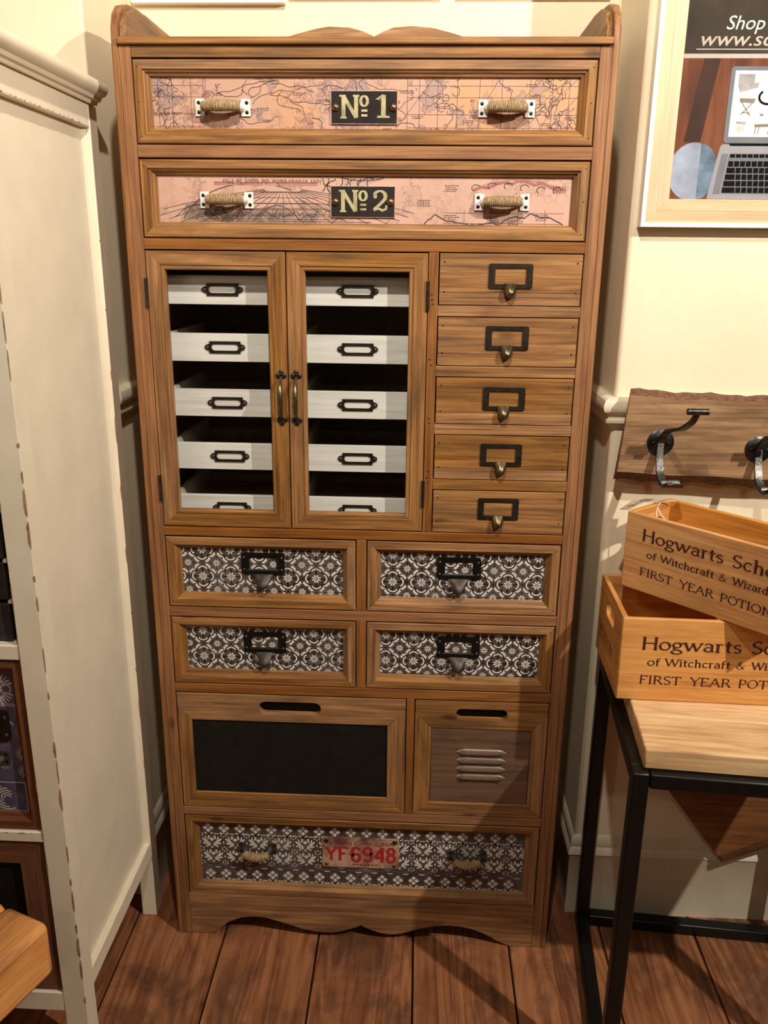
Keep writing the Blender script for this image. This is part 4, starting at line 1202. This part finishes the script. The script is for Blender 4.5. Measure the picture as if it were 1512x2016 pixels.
# tilted wooden board behind the table
KB = thing('hanging_board', 'tilted brown wooden board hanging corner-down on the wall under the side table', 'board', (1.325, .098, .196), 0)
mb = MB(); mb.prism([(0, 0), (-.205, .27), (-.10, .42), (.16, .40), (.34, .165)], 1, -.004, .016, wood('hung_board_', 'x', (92, 56, 30), (130, 82, 44), (150, 98, 56), patch=.3, patchcol=(80, 50, 30)))
mb.build('board', KB, bevel=.002)
mb = MB(); mb.prism([(0, 0), (.34, .165), (.336, .178), (-.004, .014)], 1, -.014, -.0045, wood('hung_shade_', 'x', (70, 40, 22), (92, 56, 30), (110, 70, 40))); mb.build('shaded_edge', KB, bevel=.001)  # shade along the lower right edge, put in as a darker strip

# ================================================================== CRATES WITH LETTERING
M_letter = plain('burgundy_lettering', (62, 20, 20), .6, 0, .15, 80)
def crate(label, loc, yaw, L, D, H, tscale, end_text):
    t = thing('wooden_crate', label, 'crate', loc, yaw, None)
    th = .010
    mb = MB(); mb.box(0, L, 0, th, 0, H, crw('x')); mb.build('side_board', t, bevel=.0025)
    mb = MB(); mb.box(0, L, D-th, D, 0, H, crw('x')); mb.build('side_board', t, bevel=.0025)
    mb = MB(); mb.box(th+.0002, L-th-.0002, th+.0002, D-th-.0002, .002, .010, crw('x')); mb.build('base_board', t)
    # end boards with hand slots (built in local YZ)
    for xe in (0.0002, L-th-.0002):
        mm = MB()
        mm.holed([(th+.0002, .001), (D-th-.0002, .001), (D-th-.0002, H), (th+.0002, H)], rrect(D/2-.040, D/2+.040, H-.060, H-.030, .0145, 6), 0, th, crw('y'))
        # rotate: (x,y,z)->(xe+y, x, z)
        mm.v = [(xe+v[1], v[0], v[2]) for v in mm.v]
        mm.build('end_board', t, bevel=.0015)
    # lettering
    k = tscale; mb = MB(); y = -.0004
    lettering(mb, 'Hogwarts', .0375, .0375+.186*k, .1080, .0250*k, M_letter, y, .21, .09, .11)
    lettering(mb, 'School', .0375+.202*k, .0375+.326*k, .1080, .0250*k, M_letter, y, .21, .09, .11)
    lettering(mb, 'of', .0520, .0520+.025*k, .0750, .0150*k, M_letter, y, .21, .11, .11)
    lettering(mb, 'Witchcraft', .0520+.0330*k, .0520+.155*k, .0750, .0150*k, M_letter, y, .21, .11, .11)
    lettering(mb, '&', .0520+.1655*k, .0520+.182*k, .0750, .0150*k, M_letter, y, .15, .08, 0)
    lettering(mb, 'Wizardr', .0520+.193*k, .0520+.275*k, .0750, .0150*k, M_letter, y, .21, .11, .11)
    lettering(mb, 'FIRST', .0405, .0405+.079*k, .0360, .0172*k, M_letter, y, .19, .085, .11)
    lettering(mb, 'YEAR', .0405+.0950*k, .0405+.172*k, .0360, .0172*k, M_letter, y, .19, .085, .11)
    lettering(mb, 'POTION', .0405+.1850*k, .0405+.292*k, .0360, .0172*k, M_letter, y, .19, .085, .11)
    mb.build('lettering', t, smooth=False)
    if end_text:
        mm = MB(); lettering(mm, 'POTIONS' if False else 'POTION', 0, .13, .055, .017, M_letter, 0, .15, .06, .1)
        # on the end face looking -x : local y runs away from the viewer, so mirror the run
        mm.v = [(-.0004, D-.035-v[0], v[2]) for v in mm.v]
        mm.build('end_lettering', t, smooth=False)
    return t
crate('orange-stained wooden crate resting on the side table top, the lower of the two', (.956, -.187, .7852), R(-1.8), .36, .232, .171, 1.0, True)
crate('orange-stained wooden crate set crosswise on top of the other crate', (.986, -.026, .9580), R(-47.5), .335, .150, .160, .93, False)
# price tag with string
TG = thing('price_tag', 'paper price tag with white string tied to the upper crate', 'tag', (1.055, .052, 1.100), 0)
mb = MB(); mt = plain('tag_paper', (186, 160, 136), .7)
T0 = Vector((1.055, .052, 1.100))
def loc(p): return tuple(Vector(p)-T0)
tagp = [(.976, .0, 1.113), (.990, -.020, 1.1195), (1.020, .010, 1.1240), (1.052, .036, 1.1255), (1.040, .052, 1.1215), (1.005, .032, 1.1200)]
mb.add([loc(p) for p in tagp]+[loc((p[0], p[1], p[2]-.0012)) for p in tagp], [(0, 1, 2, 5), (5, 2, 3, 4), (11, 8, 7, 6), (10, 9, 8, 11), (0, 6, 7, 1), (1, 7, 8, 2), (2, 8, 9, 3), (3, 9, 10, 4), (4, 10, 11, 5), (5, 11, 6, 0)], mt)
for k in range(3):
    a_ = Vector(loc((.990+.012*k, -.008+.010*k, 1.1205+.0012*k))); b_ = a_+Vector((.012, .012, .0012)); mb.tube([a_, b_], .0006, M_inkd, 4)
mb.build('tag', TG, smooth=False)
mstr = plain('white_string', (238, 230, 214), .9)
mb = MB()
for pts in ([(1.050, .040, 1.1270), (1.058, .036, 1.1225), (1.060, .030, 1.1130), (1.058, .024, 1.1000), (1.057, .020, 1.0870)],
            [(1.060, .030, 1.1130), (1.064, .022, 1.1000), (1.073, .010, 1.0900), (1.076, .006, 1.0830)],
            [(1.060, .030, 1.1120), (1.066, .030, 1.1200), (1.080, .034, 1.1235), (1.098, .040, 1.1215)]):
    mb.tube([loc(p) for p in pts], .0010, mstr, 6)
mb.build('string', TG)

# ================================================================== HOOK RACK
RK = thing('coat_rack', 'rough live-edge wooden board of black iron coat hooks on the right wall', 'coat rack', (1.0, .103, 1.17), 0)
def barkw():
    s = NT('bark_edge'); c = s.coord(); n = s.noise(c, 110, 6, .7)
    s.link(s.ramp(n, [(.3, (70, 42, 30)), (.55, (124, 84, 62)), (.75, (160, 120, 92))]), s.b.inputs['Base Color'])
    s.b.inputs['Roughness'].default_value = .9; s.bump(n, 1, .004); return s.m
M_bark = barkw()
rw = wood('rack_wood_', 'x', (84, 58, 34), (136, 98, 58), (168, 130, 84), patch=.7, patchcol=(72, 46, 30), rough=.6, knots=1, fine=.8)
N = 34; fr = []; bk = []
LEN = .62
def top_z(t): return 1.334-.0012*math.sin(t*9)-.012*min(1, t*2.2)+.0015*math.sin(t*31)
def bot_z(t): return 1.174-.012*min(1, t*1.6)+.0012*math.sin(t*23+1)
mbF = MB(); mbK = MB()
vs = []
for i in range(N+1):
    t = i/N; xx = t*LEN
    xo = (-.008 if i else -.008)
    vs.append((-.008+xx*1.013, -.037, top_z(t)-1.17)); vs.append((-.020+xx*1.04, -.037, bot_z(t)-1.17))
    vs.append((.000+xx, -.003, top_z(t)+.010+.0015*math.sin(t*77)-1.17)); vs.append((-.019+xx*1.04, -.003, bot_z(t)-.025+.003*math.sin(t*51)-1.17))
fsf = [(4*i, 4*i+4, 4*i+5, 4*i+1) for i in range(N)]
mbF.add(vs, fsf+[(4*i+2, 4*i+3, 4*i+7, 4*i+6) for i in range(N)]+[(0, 1, 3, 2), (4*N, 4*N+2, 4*N+3, 4*N+1)], rw)
mbF.add(vs, [(4*i, 4*i+2, 4*i+6, 4*i+4) for i in range(N)]+[(4*i+1, 4*i+5, 4*i+7, 4*i+3) for i in range(N)], M_bark)
bm = bmesh.new(); o = mbF.build('board', RK)
def hook_parts(mb, cx, cz):
    y0 = -.0375
    mb.lathe([(.0270, 0), (.0275, -.002), (.0240, -.0045), (.010, -.0060), (.001, -.0062)], (cx, y0, cz), 1, M_iron, 28)
    for sg in (-1, 1): mb.dome((cx+sg*.0150, y0-.0045, cz-.001), .0048, .0035, M_blackmetal, 12)
    # strap : upper prong, body, lower prong
    up = [(0, -.004, -.004), (.000, -.012, .012), (.003, -.030, .030), (.008, -.055, .037), (.016, -.082, .044), (.026, -.104, .062), (.032, -.112, .082)]
    lo = [(0, -.004, .006), (-.002, -.010, -.012), (-.003, -.018, -.034), (-.003, -.030, -.056), (-.001, -.046, -.074), (.002, -.062, -.078), (.006, -.074, -.068)]
    for pts, wd in ((up, .0105), (lo, .0110)):
        n = len(pts); vs = []
        fine = []
        for i in range(n-1):
            for q in range(4):
                t = q/4; fine.append(tuple(pts[i][k]*(1-t)+pts[i+1][k]*t for k in range(3)))
        fine.append(pts[-1])
        sm = [fine[0]]+[tuple((fine[i-1][k]+2*fine[i][k]+fine[i+1][k])/4 for k in range(3)) for i in range(1, len(fine)-1)]+[fine[-1]]
        for i, p in enumerate(sm):
            a_ = Vector(sm[max(0, i-1)]); b_ = Vector(sm[min(len(sm)-1, i+1)]); tt = (b_-a_).normalized(); nn = tt.cross(Vector((1, 0, 0))).normalized()
            tfrac = i/(len(sm)-1); w_ = wd*(.8+.25*math.sin(tfrac*math.pi))
            for (sx, sn) in ((-1, -1), (1, -1), (1, 1), (-1, 1)):
                vs.append((cx+p[0]+sx*w_*.62, y0+p[1]+nn.y*sn*.0030, cz+p[2]+nn.z*sn*.0030))
        fs = []
        for i in range(len(sm)-1):
            for k in range(4): fs.append((4*i+k, 4*i+(k+1) % 4, 4*i+4+(k+1) % 4, 4*i+4+k))
        fs += [(3, 2, 1, 0), tuple(4*(len(sm)-1)+k for k in range(4))]
        mb.add(vs, fs, M_iron)
    # scrolled ends
    px, py, pz = cx+.032, y0-.112, cz+.084
    mb.tube([(px-.021, py, pz), (px-.020, py, pz), (px+.020, py, pz), (px+.021, py, pz)], [.004, .0066, .0066, .004], M_iron, 16)
    px, py, pz = cx+.008, y0-.076, cz-.067
    n = 12; vs = []
    for i in range(n+1):
        a_ = R(200+150*i/n)
        for xx in (-.0180, .0230): vs.append((px+xx*(1-.25*abs(i/n-.5)), py+.0155*math.cos(a_)-.001, pz+.0155*math.sin(a_)+.006))
    mb.add(vs, [(2*i, 2*i+1, 2*i+3, 2*i+2) for i in range(n)], M_iron)
for k, (hx, hz) in enumerate(((.062, 1.239), (.262, 1.229), (.462, 1.222))):
    mb = MB(); hook_parts(mb, hx, hz-1.17); o = mb.build('hook', RK)

# ================================================================== FRAMED POSTER (right wall)
PO = thing('framed_poster', 'framed shop advert poster in pale wood frame on the right wall', 'picture', (.99, .129, 1.66), 0)
PX, PZ, PW, PH = .988, 1.6600, .62, .80
def fr_side(pt):  # local
    return (pt[0]-.99, pt[1]-.129, pt[2]-1.66)
def pframe(name, ins0, ins1, y0, y1, m, rnd=False):
    for side in range(4):
        xa, xb, za, zb_ = PX, PX+PW, PZ, PZ+PH
        o_, i_ = ins0, ins1
        if side == 0: q = [(xa+o_, za+o_), (xb-o_, za+o_), (xb-i_, za+i_), (xa+i_, za+i_)]
        if side == 1: q = [(xa+o_, zb_-o_), (xa+i_, zb_-i_), (xb-i_, zb_-i_), (xb-o_, zb_-o_)]
        if side == 2: q = [(xa+o_, za+o_), (xa+i_, za+i_), (xa+i_, zb_-i_), (xa+o_, zb_-o_)]
        if side == 3: q = [(xb-o_, za+o_), (xb-o_, zb_-o_), (xb-i_, zb_-i_), (xb-i_, za+i_)]
        mb = MB(); mb.prism([(p[0]-.99, p[1]-1.66) for p in q], 1, y0-.129, y1-.129, m('x' if side < 2 else 'z')); mb.build(name, PO, bevel=.0008)
def pale(ax): return wood('pale_oak_', ax, (196, 162, 126), (216, 184, 148), (226, 198, 164), patch=.1, patchcol=(190, 160, 128), knots=0, rough=.5, vary=.04)
def whitef(ax): return plain('white_gloss_edge', (250, 246, 236), .35, 0, .01)
pframe('outer_frame', 0, .0085, .100, .128, whitef)
pframe('inner_frame', .0088, .030, .104, .1275, pale)
pframe('inner_frame', .0302, .052, .106, .1275, pale)
# the print
yp = -.0165
mb = MB()
def PT(x_, z_): return (x_-.99, z_-1.66)
pm_dark = plain('print_dark', (66, 56, 46), .85, 0, .25, 8)
def pwood():
    s = NT('print_boards'); c = s.coord(False)
    n = s.noise(s.mapping(c, (16, 6, 3)), 1, 4, .6); col = s.ramp(n, [(.3, (70, 38, 26)), (.5, (112, 60, 38)), (.7, (150, 92, 60))])
    s.link(col, s.b.inputs['Base Color']); s.b.inputs['Roughness'].default_value = .8; return s.m
pm_wood = pwood()
pm_band = plain('print_dark_board', (70, 44, 38), .85, 0, .15, 10)
pm_alu = plain('print_aluminium', (126, 128, 136), .85, 0, .08, 10)
pm_alul = plain('print_aluminium_light', (164, 162, 170), .85, 0, .06, 10)
pm_scr = plain('print_screen_white', (236, 234, 240), .85, 0, .02)
pm_key = plain('print_keys', (26, 24, 28), .9, 0, .1, spec=.1)
pm_txt = plain('print_white_text', (240, 232, 220), .4, 0, .02)
pm_txt2 = plain('print_grey_text', (186, 168, 156), .4, 0, .04)
pm_blue = plain('print_blue_glass', (104, 122, 144), .3, 0, .35, 22)
pm_pale = plain('print_pale_glass', (160, 168, 190), .3, 0, .15, 16)
pm_furn = plain('print_furniture', (132, 112, 96), .4, 0, .2, 60)
pm_grey = plain('print_sofa', (158, 152, 156), .4, 0, .15, 40)
pm_line = plain('print_rule', (188, 174, 168), .4, 0, .03)
px0, px1, pz0, pz1 = PX+.050, PX+PW-.050, PZ+.050, PZ+PH-.050
mb.box(px0-.99, px1-.99, yp+.0005, yp+.004, pz0-1.66, pz1-1.66, pm_wood)
mb.poly([PT(px0, 1.966), PT(px1, 1.966), PT(px1, pz1), PT(px0, pz1)], pm_dark, yp+.0003)
mb.poly([PT(px0, 1.9585), PT(px1, 1.9585), PT(px1, 1.966), PT(px0, 1.966)], pm_line, yp+.0001)
mb.poly([PT(1.058, 1.815), PT(1.089, 1.815), PT(1.110, 1.9583), PT(1.080, 1.9583)], pm_band, yp+.0002)
# glass object
mb.ell(1.080-.99, 1.762-1.66, .046, .052, pm_pale, yp, seg=32)
mb.poly([PT(x_, max(z_, pz0+.003)) for x_, z_ in arc(1.092, 1.762, .034, .050, -90, 90, 14)], pm_blue, yp-.0002)
# laptop
mb.poly([PT(*p) for p in rrect(1.132, 1.46, 1.813, 1.945, .006, 4)], pm_alu, yp-.0004)
mb.poly([PT(1.1400, 1.824), PT(1.452, 1.824), PT(1.452, 1.938), PT(1.1400, 1.938)], pm_scr, yp-.0006)
mb.poly([PT(1.143, 1.803), PT(1.45, 1.803), PT(1.45, 1.813), PT(1.143, 1.813)], pm_key, yp-.0004)
mb.poly([PT(1.1125, pz0+.003), PT(px1, pz0+.003), PT(px1, 1.808), PT(1.146, 1.808), PT(1.144, 1.811), PT(1.131, 1.811), PT(1.127, 1.806)], pm_alul, yp-.0005)
mb.poly([PT(1.123, 1.722), PT(1.1365, 1.722), PT(1.1445, 1.794), PT(1.132, 1.794)], pm_alu, yp-.0007)
mb.poly([PT(1.1385, 1.723), PT(px1-.04, 1.723), PT(px1-.046, 1.795), PT(1.148, 1.795), PT(1.146, 1.792)], pm_alu, yp-.0008)
for row in range(6):
    zt = 1.793-.0118*row-(0 if row else 0); hh = .0062 if row == 0 else .0098
    if row == 0: zt = 1.7935
    xs = 1.1480-.0016*row
    kx = xs; k = 0
    while kx < px1-.055:
        wk = .0105 if not (k == 0 and row > 1) else (.0105+.003*row)
        mb.poly([PT(kx, zt-hh), PT(kx+wk-.001, zt-hh), PT(kx+wk-.001, zt), PT(kx, zt)], pm_key, yp-.0010); kx += wk+.0006; k += 1
# furniture pictures on the screen
mb.poly([PT(1.147, 1.932), PT(1.177, 1.932), PT(1.177, 1.917), PT(1.186, 1.918), PT(1.1845, 1.909), PT(1.152, 1.901), PT(1.148, 1.912)], pm_grey, yp-.0008)
mb.poly([PT(1.153, 1.891), PT(1.183, 1.890), PT(1.180, 1.882), PT(1.155, 1.884)], pm_furn, yp-.0008)
for q in (((1.158, 1.884), (1.176, 1.860)), ((1.178, 1.883), (1.158, 1.862)), ((1.160, 1.867), (1.175, 1.865))):
    mb.ribbon([PT(*q[0]), PT(*q[1])], .0015, pm_furn, yp-.0009)
mb.poly([PT(1.151, 1.851), PT(1.171, 1.850), PT(1.169, 1.846), PT(1.153, 1.847)], pm_grey, yp-.0008)
mb.poly([PT(1.153, 1.845), PT(1.168, 1.845), PT(1.167, 1.832), PT(1.154, 1.833)], plain('print_pale_grey', (208, 206, 208), .4), yp-.0008)
mb.poly([PT(1.187, 1.846), PT(1.222, 1.847), PT(1.222, 1.842), PT(1.187, 1.841)], pm_furn, yp-.0008)
for q in (1.190, 1.196, 1.215): mb.ribbon([PT(q, 1.841), PT(q-.002, 1.829)], .0016, pm_furn, yp-.0009)
mb.ribbon([PT(*p) for p in arc(1.205, 1.893, .016, .012, 130, 290, 10)], .004, pm_key, yp-.0009)
font_mesh(mb, 'w', PT(1.194, 1.860)[0], PT(1.194, 1.860)[1], .010, pm_key, yp-.0009)
font_mesh(mb, 'Shop o', PT(1.1120, 2.0060)[0], PT(0, 2.0060)[1], .0330, pm_txt, yp-.0005, shear=.22, width=.100)
font_mesh(mb, 'www.sca', PT(1.0660, 1.9790)[0], PT(0, 1.9790)[1], .0350, pm_txt2, yp-.0005, shear=.22, width=.150)
font_mesh(mb, 'www.sca', PT(1.0668, 1.9790)[0], PT(0, 1.9790)[1], .0350, pm_txt2, yp-.0004, shear=.22, width=.150)
mb.poly([PT(1.063, 1.9725), PT(1.46, 1.9725), PT(1.46, 1.9742), PT(1.063, 1.9742)], pm_line, yp-.0004)
mb.build('print', PO, smooth=False)
mb = MB(); mb.box(px0-.99, px1-.99, yp-.0030, yp-.0018, pz0-1.66, pz1-1.66, M_glass); mb.build('glass_pane', PO, smooth=False)

# ================================================================== FRAMES ON THE BACK WALL
for k, (xa, xb, zb_, lab) in enumerate(((-.080, .255, 2.1195, 'white picture frame above the cabinet, hung lowest at left'), (.264, .588, 2.134, 'white picture frame above the cabinet, the middle of three'), (.620, .948, 2.134, 'white picture frame above the cabinet, at right by the corner'))):
    F = thing('picture_frame', lab, 'picture', (xa, .399, zb_), 0, 'white frames above the cabinet')
    W_, H_ = xb-xa, .30
    for nm_, q in (('frame_rail', (0, W_, 0, .02)), ('frame_rail', (0, W_, H_-.02, H_)), ('frame_stile', (0, .02, .0202, H_-.0202)), ('frame_stile', (W_-.02, W_, .0202, H_-.0202))):
        mb = MB(); mb.box(q[0], q[1], -.020, 0, q[2], q[3], whitef('x')); mb.build(nm_, F, bevel=.001)
    mb = MB(); mb.box(.02, W_-.02, -.010, 0, .02, H_-.02, plain('mount_card', (226, 220, 206), .8)); mb.build('mount', F)
